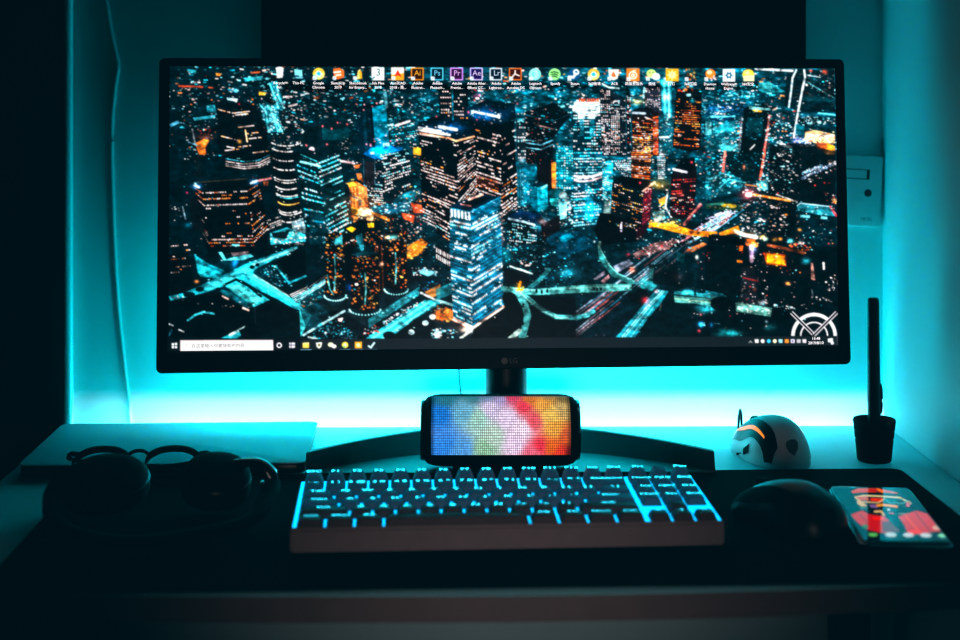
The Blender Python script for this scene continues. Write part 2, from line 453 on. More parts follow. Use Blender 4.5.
    def lights(s, P, n, pal, r0=.35, r1=.8, seed=1, stretch=1.5, ang=0.0, amp=1.0):
        rg = np.random.RandomState(seed); xs = [p[0] for p in P]; ys = [p[1] for p in P]
        pw = np.array([p[1] for p in pal], float); pw /= pw.sum(); k = 0; tries = 0
        while k < n and tries < n * 12:
            tries += 1
            x = xs[0] if 0 else rg.uniform(min(xs), max(xs)); y = rg.uniform(min(ys), max(ys))
            if not s.inside(P, np.array([[x]]), np.array([[y]]))[0, 0]: continue
            k += 1; c = np.array(pal[rg.choice(len(pal), p=pw)][0]) * (.6 + .6 * rg.rand()) * amp
            r = r0 + (r1 - r0) * rg.rand() ** 2; st = 1 + (stretch - 1) * rg.rand() * 2; an = ang + rg.randn() * .12
            L = r * (st - 1)
            s.line([(x - L * math.cos(an), y - L * math.sin(an)), (x + L * math.cos(an), y + L * math.sin(an))], r * 1.7, c, min(1, .55 + .5 * rg.rand()), soft=.6)
def box_blur(a, r, axis):
    if r < 1: return a
    p = [(0, 0)] * a.ndim; p[axis] = (r + 1, r); c = np.cumsum(np.pad(a, p, mode='edge'), axis=axis)
    n = a.shape[axis]; sl = lambda i, j: tuple(slice(i, j) if k == axis else slice(None) for k in range(a.ndim))
    return (c[sl(2 * r + 1, 2 * r + 1 + n)] - c[sl(0, n)]) / (2 * r + 1)
def noise(shape, rx, ry, seed):
    z = np.random.RandomState(seed).rand(*shape)
    for _ in range(2): z = box_blur(box_blur(z, rx, 1), ry, 0)
    z -= z.min(); return z / z.max()
def to_linear(a):
    a = np.clip(a, 0, 1); return np.where(a <= .04045, a / 12.92, ((a + .055) / 1.055) ** 2.4)

W_ = (1, .93, .92); WP = (1, .86, .84); PK = (1, .76, .72); OR = (1, .48, .16); RD = (.95, .16, .12); DO = (.85, .28, .08); CY = (.10, .72, .82); LC = (.50, .90, .96); TE = (.04, .46, .56); BL = (.10, .45, .80); YE = (1, .72, .30)
WARM = [(WP, 3.5), (PK, 5), (OR, 1.2), (W_, 1)]; COOL = [(CY, 4), (LC, 3), (W_, 1.5), (TE, 3)]; MIX = [(W_, 3), (LC, 3), (CY, 3), (PK, 2), (OR, 1), (TE, 3)]; ORG = [(OR, 4), (DO, 4), (YE, 1.3), (PK, 1)]; WHT = [(W_, 4), (WP, 3), (LC, 1)]
DK = (.008, .055, .078); DK2 = (.012, .035, .05)

def paint_screen():
    S = Canvas(PX0, PYT, PXW, PYH, PS, DK)
    H, W = S.a.shape[:2]
    def T(c, r):
        sc = (6.857, 6.857, 5.664)[r]; x0 = 165 + 135 * c; y0 = (62, 152, 242)[r]
        return lambda *q: [(x0 + q[i] / sc, y0 + q[i + 1] / sc) for i in range(0, len(q), 2)]
    # base city fabric: teal districts, streaks of light
    ys = (np.arange(H) / PS + PYT)[:, None]; xs = (np.arange(W) / PS + PX0)[None, :]
    far = np.clip((190 - ys) / 120, 0, 1)
    n1 = noise((H, W), 26, 8, 1); n2 = noise((H, W), 7, 2, 2); n3 = noise((H, W), 60, 30, 3)
    mid = np.clip((xs - 300) / 120, .35, 1) * np.ones_like(ys)
    t = np.clip((n1 - .42) * 3.0, 0, 1) * np.clip((n2 - .36) * 3.2, 0, 1) * mid
    ctr = np.exp(-((xs - 590) / 200) ** 2 - ((ys - 150) / 95) ** 2)
    t = np.clip((n1 - .38) * 3.0, 0, 1) * np.clip((n2 - .33) * 3.4, 0, 1)
    S.a += (t * (.05 + .50 * far * np.clip((xs - 330) / 150, .22, 1) + .55 * ctr))[..., None] * np.array((.02, .50, .60))
    S.a += (np.clip((n3 - .5) * 2, 0, 1) * mid * .25)[..., None] * np.array((.0, .25, .32))
    far_poly = [(168, 64), (838, 67), (838, 120), (700, 150), (560, 135), (400, 150), (300, 140), (168, 130)]
    S.lights(far_poly, 620, COOL, .35, 1.0, 11, 2.2, .05)
    S.lights([(168, 64), (838, 67), (838, 92), (168, 92)], 420, MIX, .35, .95, 12, 2.4, -.03)
    S.lights([(168, 64), (420, 64), (400, 150), (168, 160)], 170, MIX, .4, .95, 13, 1.6, -.05)
    S.lights([(168, 64), (838, 67), (838, 100), (168, 100)], 80, ORG, .5, 1.3, 14, 2.6, -.1)
    S.lights([(168, 120), (300, 120), (300, 250), (168, 250)], 40, [(PK, 2), (W_, 2), (CY, 2), (RD, 1)], .35, .6, 15, 1.5)
    S.lights([(400, 120), (838, 120), (838, 250), (400, 250)], 420, MIX, .35, .85, 16, 1.6)
    S.lights([(430, 95), (770, 95), (760, 245), (480, 240)], 620, [(CY, 5), (LC, 4), (W_, 2), (TE, 3), (PK, 1.5), (OR, .6)], .4, 1.2, 18, 1.8)
    S.lights([(300, 85), (800, 85), (800, 130), (300, 130)], 330, [(CY, 5), (LC, 4), (W_, 3), (TE, 3), (PK, 1)], .4, 1.2, 19, 2.4, -.05)
    S.lights([(400, 240), (600, 240), (590, 338), (400, 338)], 130, [(CY, 3), (TE, 5), (LC, 1)], .35, .8, 17, 1.6)
    S.lights([(168, 90), (330, 90), (330, 160), (168, 160)], 220, [(CY, 3), (LC, 2), (W_, 3), (PK, 3), (OR, 1.2), (TE, 4)], .35, .85, 172, 1.9, -.05)
    S.lights([(300, 100), (430, 100), (430, 250), (300, 250)], 260, [(CY, 4), (LC, 2), (W_, 2), (PK, 2), (TE, 5)], .35, .9, 173, 1.8, -.1)
    S.lights([(690, 90), (838, 90), (838, 170), (690, 170)], 260, [(CY, 4), (LC, 3), (W_, 3), (TE, 4), (RD, .6)], .35, .9, 174, 2.2, .08)
    # ---- far left district
    c = T(0, 0)
    for q, col in (((190, 385, 340, 365, 345, 385, 200, 405), (.15, .62, .70)), ((280, 300, 340, 295, 350, 350, 290, 345), (.08, .50, .58)), ((420, 245, 500, 255, 480, 272, 425, 262), (.72, .90, .98)), ((530, 110, 670, 95, 660, 125, 560, 130), (.2, .72, .8)),
                   ((30, 430, 90, 400, 100, 420, 40, 450), (.25, .55, .68)), ((90, 160, 260, 165, 258, 178, 92, 172), (.80, .22, .08)), ((640, 205, 690, 210, 680, 230, 640, 228), (1, .66, .15)), ((345, 75, 385, 80, 375, 98, 350, 95), (1, .5, .12)), ((580, 70, 650, 62, 648, 76, 585, 80), (.9, .35, .15)), ((150, 50, 215, 55, 210, 80, 160, 75), (.1, .5, .55))):
        S.poly(c(*q), col, .85)
    S.glow(*c(270, 520)[0], 8, 3, (.35, .08, .02)); S.poly(c(205, 560, 265, 530, 300, 540, 275, 590, 280, 638, 230, 638), (.95, .42, .08), .85); S.line(c(185, 465, 205, 560), 1.6, (.45, .48, .5)); S.line(c(160, 552, 220, 575), 1.3, (.4, .7, .8)); S.line(c(230, 560, 290, 540), 1.6, (1, .5, .15))
    S.poly(c(190, 638, 235, 638, 260, 800, 215, 800), (.03, .08, .10), .9)
    S.lights(c(190, 460, 330, 460, 330, 500, 190, 500), 14, [(RD, 3), (OR, 1)], .35, .7, 21)
    # dark tower with stepped terraces
    S.poly(c(355, 300, 520, 270, 620, 300, 690, 480, 720, 740, 420, 745, 360, 560), DK2, .88)
    for k, (y, x0, x1, l) in enumerate(((330, 370, 460, .8), (352, 470, 570, .9), (365, 480, 560, .7), (450, 500, 610, .9), (495, 550, 640, .6), (512, 385, 480, .8), (530, 560, 650, .7), (585, 500, 580, .7), (575, 390, 470, .7), (610, 410, 500, .7), (625, 600, 700, .8))):
        rgk = np.random.RandomState(k)
        for x in np.arange(x0, x1, 11):
            if rgk.rand() < l: S.line(c(x, y + (x - x0) * (.25 if x1 < 500 else -.12), x + 7, y + 1 + (x - x0) * (.25 if x1 < 500 else -.12)), .95, WP if rgk.rand() < .6 else (1, .68, .45))
    S.line(c(548, 470, 560, 548), 1.4, (1, .72, .5)); S.glow(*c(507, 545)[0], 2, 2, (1, .6, .1)); S.glow(*c(483, 198)[0], 2, 1.6, (.3, .7, .9)); S.glow(*c(505, 290)[0], 1, 1, (.8, .05, .2))
    c1 = T(0, 1)
    for y in (60, 78, 95, 108):
        S.line(c1(415, y - 10, 540, y + 10, 640, y, 715, y - 38), 1.0, WP if y > 70 else (.2, .7, .8), .75)
        S.lights(c1(415, y - 18, 720, y - 40, 720, y + 10, 430, y + 18), 22, [(DK2, 1)], .5, .8, int(y), 1)
    # cyan lit avenue
    S.poly(c(705, 140, 765, 130, 815, 320, 770, 325, 800, 480, 705, 485, 640, 300, 690, 275, 745, 300), (.05, .44, .52), .85)
    for q in ((715, 150, 735, 205, 775, 320), (760, 140, 772, 230, 810, 320), (645, 290, 690, 345, 705, 480), (700, 300, 735, 360, 800, 480), (720, 320, 745, 400, 770, 480)):
        S.line(c(*q), 1.5, (.35, .9, .95), .8); S.lights([(p[0] - 4, p[1]) for p in c(*q)] + [(p[0] + 4, p[1]) for p in c(*q)][::-1], 30, [(LC, 3), (W_, 2)], .4, .8, q[0], 1)
    S.lights(c(640, 280, 740, 290, 810, 480, 700, 480), 70, [(LC, 3), (W_, 2), (CY, 3)], .4, .8, 22, 1.2, 1.2)
    S.poly(c(805, 235, 870, 232, 868, 245, 806, 248), WP, .9); S.poly(c(840, 300, 905, 285, 905, 298, 842, 312), WP, .8); S.lights(c(800, 200, 960, 200, 960, 620, 800, 620), 60, WHT + [(OR, 1)], .4, .9, 23, 2, -.1)
    # ---- big dark octagonal tower, left
    c = T(0, 1)
    S.poly(c(195, 225, 240, 215, 560, 195, 640, 190, 660, 260, 705, 560, 690, 690, 300, 720, 250, 560), DK2)
    S.line(c(215, 212, 560, 188), .8, (.45, .30, .12), .6)
    L, M_, Rr = c(200, 240, 250, 275, 305, 650, 255, 560), c(250, 275, 560, 262, 610, 655, 300, 660), c(560, 262, 640, 215, 705, 560, 610, 655)
    rw = {0: .75, 1: .15, 2: .8, 3: .1, 4: .9, 5: .08, 6: .12, 13: .45, 15: .7, 16: .6, 12: .15, 17: .6}
    for Q, nc, sd in ((L, 6, 3), (M_, 26, 4), (Rr, 9, 5)):
        S.windows(Q, nc, 18, .22, [(PK, 4), (OR, 4), (WP, 3), (DO, 2)], None, .72, .34, .6, rw, sd)
    for q in ((215, 238, 30, 5), (605, 210, 42, 6)):
        S.glow(*c(q[0], q[1])[0], 5, 3, (.05, .4, .65)); S.line(c(q[0] - q[2] * .5, q[1] + (-7 if q[0] < 300 else 8), q[0] + q[2] * .5, q[1] + (7 if q[0] < 300 else -8)), 2.1, (.85, .95, 1))
    S.poly(c(160, 330, 215, 300, 270, 560, 190, 540), (.035, .06, .08)); S.glow(*c(160, 510)[0], 3, 3, (.0, .25, .32)); S.line(c(120, 380, 140, 465), 1.3, (.5, .6, .65), .7); S.glow(*c(150, 283)[0], 1, 1, (.8, .05, .25))
    S.line(c(640, 200, 720, 185), 2.2, (.95, .5, .5), .8); S.poly(c(670, 205, 705, 205, 705, 235, 675, 235), (.85, .35, .15), .8)
    S.lights(c(30, 340, 150, 340, 150, 480, 30, 480), 12, WHT, .4, .7, 31)
    # ---- round tower with white floors
    S.poly(c(720, 10, 800, -60, 950, -40, 960, 480, 800, 480, 740, 200), DK2, .9)
    for k, y in enumerate((-60, -20, 45, 108, 178, 195, 240, 288, 300, 345, 400, 415, 465)):
        col = W_ if k not in (8, 9) else ((.2, .75, .8) if k == 8 else YE)
        P = c(725 + 5 * k, y, 770 + 3 * k, y + 16, 835 + k, y + 22, 900, y + 12, 955, y - 12)
        rgk = np.random.RandomState(50 + k); P = [(x, y) for x, y in smooth2(P, 9)]
        for p, q_ in zip(P, P[1:]):
            if rgk.rand() < .74: S.line([p, (p[0] * .25 + q_[0] * .75, p[1] * .25 + q_[1] * .75)], 1.15, np.array(col) * (.7 + .35 * rgk.rand()), .95)
    S.poly(c(860, 480, 960, 450, 960, 560, 880, 560), (.35, .45, .48), .8); S.windows(c(860, 480, 960, 455, 960, 570, 880, 570), 8, 6, .7, WHT, None, .5, .5, .3, None, 9)
    S.poly(c(715, 560, 830, 520, 960, 570, 960, 620, 720, 640), (.12, .55, .60), .9); S.lights(c(715, 560, 960, 540, 960, 638, 720, 640), 50, [(W_, 4), (LC, 3), (PK, 3)], .5, 1.1, 33); S.poly(c(725, 560, 850, 540, 830, 600, 740, 590), DK2, .9)
    S.windows(c(690, 470, 790, 440, 800, 500, 700, 545), 10, 5, .6, WHT, DK2, .75, .45, .6, None, 10)
    # ---- stepped teal building
    c = T(1, 0)
    S.poly(c(0, 520, 60, 420, 230, 390, 330, 420, 335, 640, 150, 700, 0, 640), (.02, .10, .13)); S.poly(c(145, 450, 230, 470, 330, 440, 330, 540, 150, 540), (.01, .24, .28), .9)
    for p in ((150, 443), (212, 460), (318, 430), (180, 568), (40, 575), (252, 418)): S.glow(*c(*p)[0], .9, .9, (1, .25, .25), 1.1)
    S.lights(c(262, 555, 330, 540, 330, 610, 265, 610), 16, WHT, .4, .8, 41); S.disc(*c(76, 605)[0], 2.8, 2.8, (1, .72, .8))
    c = T(1, 1)
    S.poly(c(-60, -40, 110, 0, 270, -60, 330, 250, 340, 560, 210, 640, 60, 640, -20, 300), (.01, .10, .13))
    rwt = {0: .3, 1: .95, 2: .8, 4: .85, 5: .2, 7: .9, 10: .9, 11: .6}
    S.windows(c(-40, 0, 110, 70, 200, 640, 60, 640), 22, 17, .35, COOL, (.008, .10, .125), .85, .34, .85, rwt, 12)
    S.windows(c(110, 70, 265, 10, 340, 560, 200, 640), 24, 19, .45, [(LC, 4), (W_, 2), (CY, 5), (PK, .8)], (.01, .14, .17), .9, .34, .88, {1: .9, 2: .8, 5: .9, 9: .9, 12: 1, 13: .95, 14: .95, 15: .9, 16: .9, 17: .9}, 13)
    S.poly(c(60, 400, 190, 430, 200, 640, 60, 640), (.01, .26, .32), .45); S.line(c(0, 70, 130, 100), 2.2, (.5, .9, .95)); S.line(c(0, 20, 110, 68), 1.1, (.2, .8, .85))
    # ---- plain dark blue tower and the blue lit roof below
    c = T(1, 0)
    S.poly(c(380, 320, 490, 308, 520, 640, 400, 640), (.012, .10, .15)); S.poly(c(425, 330, 440, 330, 465, 638, 440, 638), (.01, .19, .25), .9); S.poly(c(470, 310, 490, 308, 515, 600, 500, 600), (.005, .05, .08))
    S.poly(c(488, 310, 582, 292, 606, 575, 512, 605), (.0, .46, .56), 1, (.0, .38, .48)); S.poly(c(390, 315, 480, 285, 582, 290, 488, 312), (.01, .06, .09))
    for p in ((430, 330), (490, 305), (380, 290), (435, 295), (520, 285)): S.glow(*c(*p)[0], .8, .8, (1, .35, .35), 1.2)
    S.poly(c(560, 200, 585, 200, 600, 320, 580, 320), (.35, .62, .66), .6)
    S.poly(c(600, 440, 780, 390, 790, 560, 620, 570), (.02, .16, .20), .9); S.windows(c(610, 440, 775, 395, 790, 575, 620, 580), 16, 12, .4, COOL + [(PK, 2)], None, .7, .5, .6, None, 14); S.line(c(650, 438, 745, 408), 2.2, (1, .85, .85)); S.line(c(600, 438, 630, 432), 1.8, (.6, .9, 1))
    c = T(1, 1)
    S.poly(c(415, 30, 480, -20, 560, -35, 690, -25, 720, 15, 725, 230, 600, 380, 440, 380), (.02, .09, .13))
    S.poly(c(425, 20, 480, -25, 590, -40, 690, -30, 715, 5, 590, 60, 520, 55), (.0, .34, .58)); S.glow(*c(560, -5)[0], 12, 5, (.0, .28, .5)); S.poly(c(560, -55, 605, -62, 608, -38, 565, -30), (.75, .95, 1)); S.poly(c(475, 5, 500, 3, 505, 18, 480, 20), (.75, .95, 1))
    S.poly(c(440, 70, 500, 70, 505, 230, 440, 240), (.14, .12, .15), .9)
    S.windows(c(500, 65, 590, 75, 600, 380, 520, 370), 9, 20, .5, WHT + [(LC, 3)], None, .7, .5, .5, None, 15); S.windows(c(590, 75, 718, 15, 722, 270, 600, 370), 13, 18, .35, WHT + [(LC, 3), (PK, 2)], None, .75, .5, .55, {10: .9, 11: .9, 12: .9, 13: .8}, 16); S.windows(c(430, 240, 520, 230, 600, 380, 450, 360), 10, 9, .45, WHT + [(LC, 2)], None, .7, .5, .5, None, 17)
    for x in (430, 505, 597, 660, 715): S.line(c(x, 40, x + 3, 230), .7, (.25, .45, .55), .7)
    for p in ((450, -50), (478, -48), (505, -70), (538, -80), (583, -110), (615, -72), (660, -78)): S.glow(*c(*p)[0], .9, .8, (1, .3, .35), 1.1)
    # ---- orange lit tower and plaza
    S.glow(*c(420, 400)[0], 22, 12, (.45, .16, .02)); S.poly(c(318, 215, 380, 205, 455, 250, 460, 390, 400, 400, 340, 380, 335, 260), (.62, .27, .10)); S.poly(c(395, 235, 455, 250, 458, 385, 412, 385), (.86, .45, .22)); S.poly(c(316, 218, 360, 208, 385, 232, 335, 245), (1, .58, .12))
    for x in (350, 372, 400, 425): S.line(c(x, 250, x + 8, 385), 1.1, (1, .62, .25), .75)
    S.line(c(340, 300, 410, 340, 405, 370), 2.5, (.28, .30, .32), .7)
    S.poly(c(345, 380, 400, 395, 390, 440, 350, 430), (1, .62, .12)); S.disc(*c(435, 415)[0], 6.5, 4.5, (1, .86, .62)); S.poly(c(450, 430, 500, 440, 490, 490, 450, 485), (1, .72, .5)); S.poly(c(360, 440, 390, 450, 385, 490, 362, 488), (1, .6, .3)); S.line(c(490, 425, 560, 450, 600, 470), 3, (.9, .45, .12), .9)
    S.lights(c(340, 200, 560, 380, 620, 470, 360, 500), 45, ORG + [(YE, 3)], .5, 1.2, 51); S.poly(c(380, 150, 415, 150, 430, 215, 390, 190), (.75, .32, .10), .8); S.poly(c(360, 95, 405, 88, 402, 112, 370, 118), (.9, .35, .1), .8); S.line(c(275, 65, 365, 82), 2.2, (1, .75, .75), .8)
    S.poly(c(470, 380, 740, 340, 760, 400, 620, 430, 500, 420), (.05, .30, .40), .8); S.lights(c(480, 370, 750, 320, 760, 410, 520, 430), 60, COOL + [(W_, 2)], .4, 1.0, 52); S.glow(*c(740, 300)[0], 7, 4, (.1, .45, .5))
    S.poly(c(750, 350, 850, 375, 845, 420, 770, 420), (.75, .24, .10), .9); S.poly(c(690, 420, 780, 440, 770, 490, 700, 460), (.72, .22, .08), .9); S.lights(c(560, 430, 850, 440, 840, 638, 580, 638), 90, [(RD, 3), (PK, 3), (OR, 2), (W_, 1)], .35, .8, 53); S.glow(*c(800, 400)[0], 10, 7, (.25, .06, .03))
    # ---- twin towers
    def q4(*q): return [(380 + q[i] / 4, 50 + q[i + 1] / 4) for i in range(0, len(q), 2)]
    S.poly(q4(230, 150, 350, 140, 350, 290, 235, 280), (.02, .05, .07), .92); S.windows(q4(235, 160, 280, 160, 285, 270, 240, 270), 5, 9, .45, WARM, None, .7, .45, .5, None, 18); S.windows(q4(290, 160, 348, 160, 348, 280, 292, 280), 7, 9, .4, WARM, None, .7, .45, .5, None, 19); S.line(q4(285, 150, 288, 285), 1.6, (.05, .42, .50))
    S.poly(q4(345, 240, 420, 205, 530, 225, 545, 620, 480, 680, 375, 640), (.012, .03, .045)); S.poly(q4(350, 232, 420, 200, 535, 215, 540, 275, 480, 300, 350, 270), (.008, .07, .11))
    S.glow(*q4(420, 258)[0], 17, 6.5, (.0, .24, .46)); S.line(q4(368, 247, 468, 268), 2.3, (.92, .97, 1)); S.line(q4(470, 260, 472, 272), 2.2, (.92, .97, 1)); S.poly(q4(360, 243, 372, 240, 370, 256, 362, 258), (.6, .85, 1))
    S.windows(q4(378, 300, 480, 325, 482, 690, 380, 650), 18, 25, .32, WARM, None, .8, .42, .7, {13: .95, 14: .7, 18: .35, 20: .95, 21: .95, 22: .9, 23: .95, 24: .9}, 20); S.windows(q4(482, 325, 540, 300, 545, 640, 482, 690), 11, 25, .26, WARM, None, .8, .42, .65, {12: .2, 18: .9, 19: .9, 21: .9, 22: .9, 23: .9}, 21)
    S.poly(q4(378, 505, 470, 520, 470, 575, 378, 545), (.40, .12, .03), .45); S.windows(q4(378, 505, 470, 525, 470, 575, 378, 545), 14, 4, .5, ORG + [(WP, 3)], None, .8, .45, .6, None, 22)
    S.poly(q4(148, 300, 210, 272, 370, 300, 385, 620, 310, 700, 165, 640), (.010, .03, .045)); S.poly(q4(150, 290, 215, 268, 370, 298, 375, 340, 300, 375, 150, 330), (.008, .055, .09))
    S.glow(*q4(265, 315)[0], 14, 6, (.0, .26, .50)); S.line(q4(232, 308, 302, 321), 2.9, (.93, .97, 1)); S.line(q4(152, 312, 240, 326), 2.2, (.86, .90, .95)); S.line(q4(155, 322, 275, 342), 2.4, (.95, .93, .93)); S.line(q4(156, 333, 270, 354, 300, 366, 372, 348), 1.8, (1, .62, .42)); S.line(q4(156, 338, 230, 350), 1.4, (1, .8, .75))
    S.windows(q4(155, 345, 302, 378, 312, 760, 168, 690), 24, 29, .22, WARM, None, .82, .42, .72, {2: .3, 9: .75, 10: .7, 11: .95, 12: .7, 13: .5, 18: .65, 19: .75, 22: .3, 25: .9, 26: .9, 27: .95, 28: .9}, 23); S.windows(q4(304, 378, 375, 350, 388, 640, 314, 760), 13, 29, .24, WARM, None, .82, .42, .7, {6: .9, 7: .9, 8: .9, 10: .9, 11: .95, 17: .8, 18: .9, 20: .9, 24: .8}, 24)
    for p in ((222, 268), (395, 182), (545, 215), (350, 250)): S.glow(*q4(*p)[0], 1, 1, (1, .2, .25), 1.1)
    S.glow(*q4(380, 185)[0], 3, 2, (.5, .1, .2)); S.lights(q4(355, 150, 410, 150, 410, 210, 355, 210), 18, [(W_, 2), (RD, 3)], .4, .9, 61)
    S.poly(q4(130, 390, 160, 395, 160, 425, 130, 420), (.95, .58, .12)); S.lights(q4(20, 220, 150, 220, 150, 380, 20, 380), 60, MIX, .35, .8, 62, 1.6, -.15); S.windows(q4(0, 420, 110, 400, 130, 560, 10, 610), 14, 16, .45, WHT + [(LC, 3)], (.02, .09, .12), .75, .5, .55, None, 25)
    S.glow(*q4(20, 395)[0], 7, 3.5, (.0, .4, .62)); S.lights(q4(100, 540, 180, 560, 180, 640, 100, 640), 26, ORG + WHT, .4, .9, 63)
    # ---- blocks behind and right of the twins
    S.poly(q4(575, 250, 690, 210, 760, 260, 690, 350, 690, 470, 580, 460), (.02, .035, .05), .95); S.lights(q4(580, 270, 680, 290, 680, 420, 580, 420), 26, WARM, .4, .8, 64); S.line(q4(575, 372, 640, 382, 688, 362), 1.3, (.35, .75, .9)); S.line(q4(578, 362, 620, 366), 1.1, (.5, .85, .95)); S.line(q4(580, 392, 640, 400, 688, 380), .9, (.3, .6, .7)); S.lights(q4(580, 400, 690, 400, 690, 470, 580, 470), 22, [(RD, 2), (PK, 2), (LC, 1)], .35, .7, 65)
    S.poly(q4(540, 290, 575, 290, 580, 420, 560, 450, 545, 420), (.08, .14, .18), .9); S.glow(*q4(563, 440)[0], 3, 3, (.4, .35, .35)); S.windows(q4(545, 250, 578, 250, 580, 440, 548, 440), 5, 14, .5, WHT, None, .6, .5, .3, None, 26)
    c = T(2, 1)
    S.poly(c(555, 95, 600, 90, 690, 80, 695, 350, 600, 380, 560, 370), (.0, .26, .33)); S.poly(c(600, 110, 690, 95, 690, 190, 640, 200, 640, 330, 605, 340), (.0, .40, .50)); S.lights(c(590, 130, 640, 130, 640, 360, 590, 360), 28, COOL, .4, .8, 66)
    for x in (560, 578, 595): S.line(c(x, 110, x + 4, 370), .9, (.18, .40, .47), .7)
    S.poly(c(690, 90, 800, 70, 820, 260, 760, 270, 700, 210), (.06, .045, .06)); S.poly(c(790, 75, 832, 72, 832, 250, 795, 255), (.80, .38, .14)); S.poly(c(795, 85, 830, 80, 830, 130, 795, 130), (1, .62, .15)); S.poly(c(798, 150, 830, 140, 826, 190, 800, 190), (1, .55, .12))
    S.poly(c(648, 235, 690, 205, 766, 230, 766, 395, 700, 415, 662, 400), (.0, .32, .40)); S.poly(c(692, 245, 766, 228, 766, 395, 700, 415), (.02, .52, .60)); S.poly(c(650, 235, 690, 208, 764, 228, 692, 248), (.0, .12, .18)); S.line(c(725, 255, 760, 232), 2, (.5, .9, .95), .9)
    S.windows(c(832, -40, 945, -40, 945, 250, 832, 250), 11, 26, .75, COOL, (.01, .34, .42), .6, .5, .35, None, 27); S.windows(q4(700, 400, 770, 400, 770, 560, 700, 560), 7, 16, .7, COOL, (.01, .36, .42), .6, .5, .3, None, 28)
    S.poly(c(770, 270, 840, 250, 900, 260, 850, 320, 790, 310), (.02, .30, .34)); S.poly(c(780, 320, 840, 320, 835, 380, 790, 370), (.10, .60, .62)); S.disc(*c(872, 300)[0], 4.2, 3.6, (.42, .52, .53)); S.poly(c(838, 340, 900, 350, 895, 460, 850, 470), (.42, .80, .84)); S.lights(c(840, 330, 940, 330, 940, 530, 850, 530), 60, [(W_, 3), (LC, 4), (CY, 2)], .5, 1.0, 67)
    S.poly(c(480, 440, 560, 400, 700, 420, 745, 470, 740, 640, 500, 640), (.012, .06, .085)); S.poly(c(490, 450, 560, 400, 720, 430, 690, 505, 500, 462), (.01, .12, .24)); S.line(c(500, 462, 600, 482, 675, 505), 2.2, (.75, .90, .98)); S.windows(c(495, 480, 690, 520, 690, 640, 500, 620), 16, 7, .4, [(LC, 4), (W_, 2), (YE, 1)], None, .6, .5, .5, None, 29); S.glow(*c(700, 525)[0], 5, 3.5, (.1, .5, .6)); S.lights(c(490, 560, 740, 560, 740, 760, 490, 760), 80, COOL, .35, .8, 68); S.poly(c(720, 500, 850, 440, 850, 560, 730, 620), (.07, .03, .045), .9)
    S.glow(*c(730, 480)[0], 4, 2.5, (.7, .5, .5)); S.poly(c(750, 600, 830, 550, 1000, 550, 1100, 640, 850, 740), (.0, .20, .28)); S.poly(c(820, 600, 900, 565, 960, 585, 880, 625), (.0, .42, .52))
    S.lights(q4(575, 225, 740, 230, 690, 350, 690, 380, 580, 380), 60, [(TE, 4), (CY, 2), (PK, 2), (RD, 1), (W_, 1)], .35, .8, 170, 2, .1); S.line(q4(580, 262, 690, 285, 755, 258), .9, (.08, .3, .36), .8); S.line(q4(620, 300, 690, 318), 1.2, (.7, .5, .45), .7)
    S.lights(q4(360, 220, 540, 220, 540, 300, 360, 300), 16, [(RD, 1), (W_, 1), (BL, 2)], .35, .6, 171)
    # ---- round tower with white crown
    c = T(3, 0)
    S.poly(c(10, 350, 220, 340, 222, 650, 15, 650), (.01, .14, .19)); S.windows(c(15, 360, 218, 355, 218, 650, 15, 650), 13, 15, .5, WHT + [(LC, 4), (CY, 2)], None, .78, .42, .6, None, 30)
    for x in (70, 140): S.poly(c(x - 22, 355, x + 25, 355, x + 25, 390, x - 22, 395), (.7, .92, .97)); S.poly(c(x - 10, 395, x + 20, 395, x + 20, 510, x - 10, 510), (.05, .48, .58), .7)
    for y, h, x0, x1 in ((345, 4, 22, 212), (325, 3.4, 20, 215), (300, 3.6, 32, 205), (283, 2.6, 45, 195)):
        S.line(c(x0, y - 14, x0 + 40, y, x1 - 40, y, x1, y - 14), h, (.93, .96, .97)); S.line(c(x0, y - 6, x0 + 45, y + 9, x1 - 45, y + 9, x1, y - 5), .8, (.35, .6, .66), .9)
    for x in range(55, 195, 14): S.poly(c(x, 252 + (x % 3) * 3, x + 10, 250, x + 10, 275, x, 277), (.95, .25, .10) if x % 4 else (1, .6, .1))
    c1 = T(3, 1)
    S.windows(c1(18, 0, 215, 0, 208, 500, 20, 520), 14, 26, .62, WHT + [(LC, 5), (CY, 5)], (.01, .22, .30), .78, .45, .6, {2: .9, 3: .9, 7: .95, 8: .95, 9: .8, 10: .1, 12: .15}, 32); S.poly(c1(95, 200, 150, 200, 150, 480, 95, 480), (.05, .55, .65), .35)
    S.line(c1(25, 168, 60, 178, 150, 172, 210, 150), 2.4, (1, .85, .86)); S.line(c1(25, 198, 60, 206, 150, 198, 210, 176), 1.7, (1, .78, .8)); S.glow(*c1(120, 420)[0], 12, 10, (.0, .25, .3))
    # ---- tall white windowed tower
    S.poly(c(195, 190, 250, 180, 375, 250, 380, 650, 215, 650), (.05, .10, .14)); S.windows(c(200, 195, 270, 195, 270, 640, 215, 640), 5, 34, .62, WHT + [(PK, 3)], None, .55, .6, .2, None, 33); S.windows(c(272, 250, 335, 250, 340, 640, 275, 640), 5, 30, .8, WHT + [(PK, 3)], None, .6, .6, .2, None, 34); S.windows(c(340, 260, 375, 260, 380, 640, 342, 640), 3, 28, .4, WHT, None, .6, .5, .2, None, 35); S.lights(c(220, 480, 340, 480, 340, 560, 220, 560), 40, [(RD, 2), (PK, 4), (OR, 2)], .4, .8, 69)
    S.line(c(215, 150, 260, 175, 330, 182), 1.6, (.8, .95, .95)); S.line(c(393, 200, 398, 640), 3.6, (.03, .07, .10)); S.windows(c(385, 240, 412, 240, 415, 640, 388, 640), 2, 30, .6, WHT + [(RD, 3)], None, .5, .6, .2, None, 36)
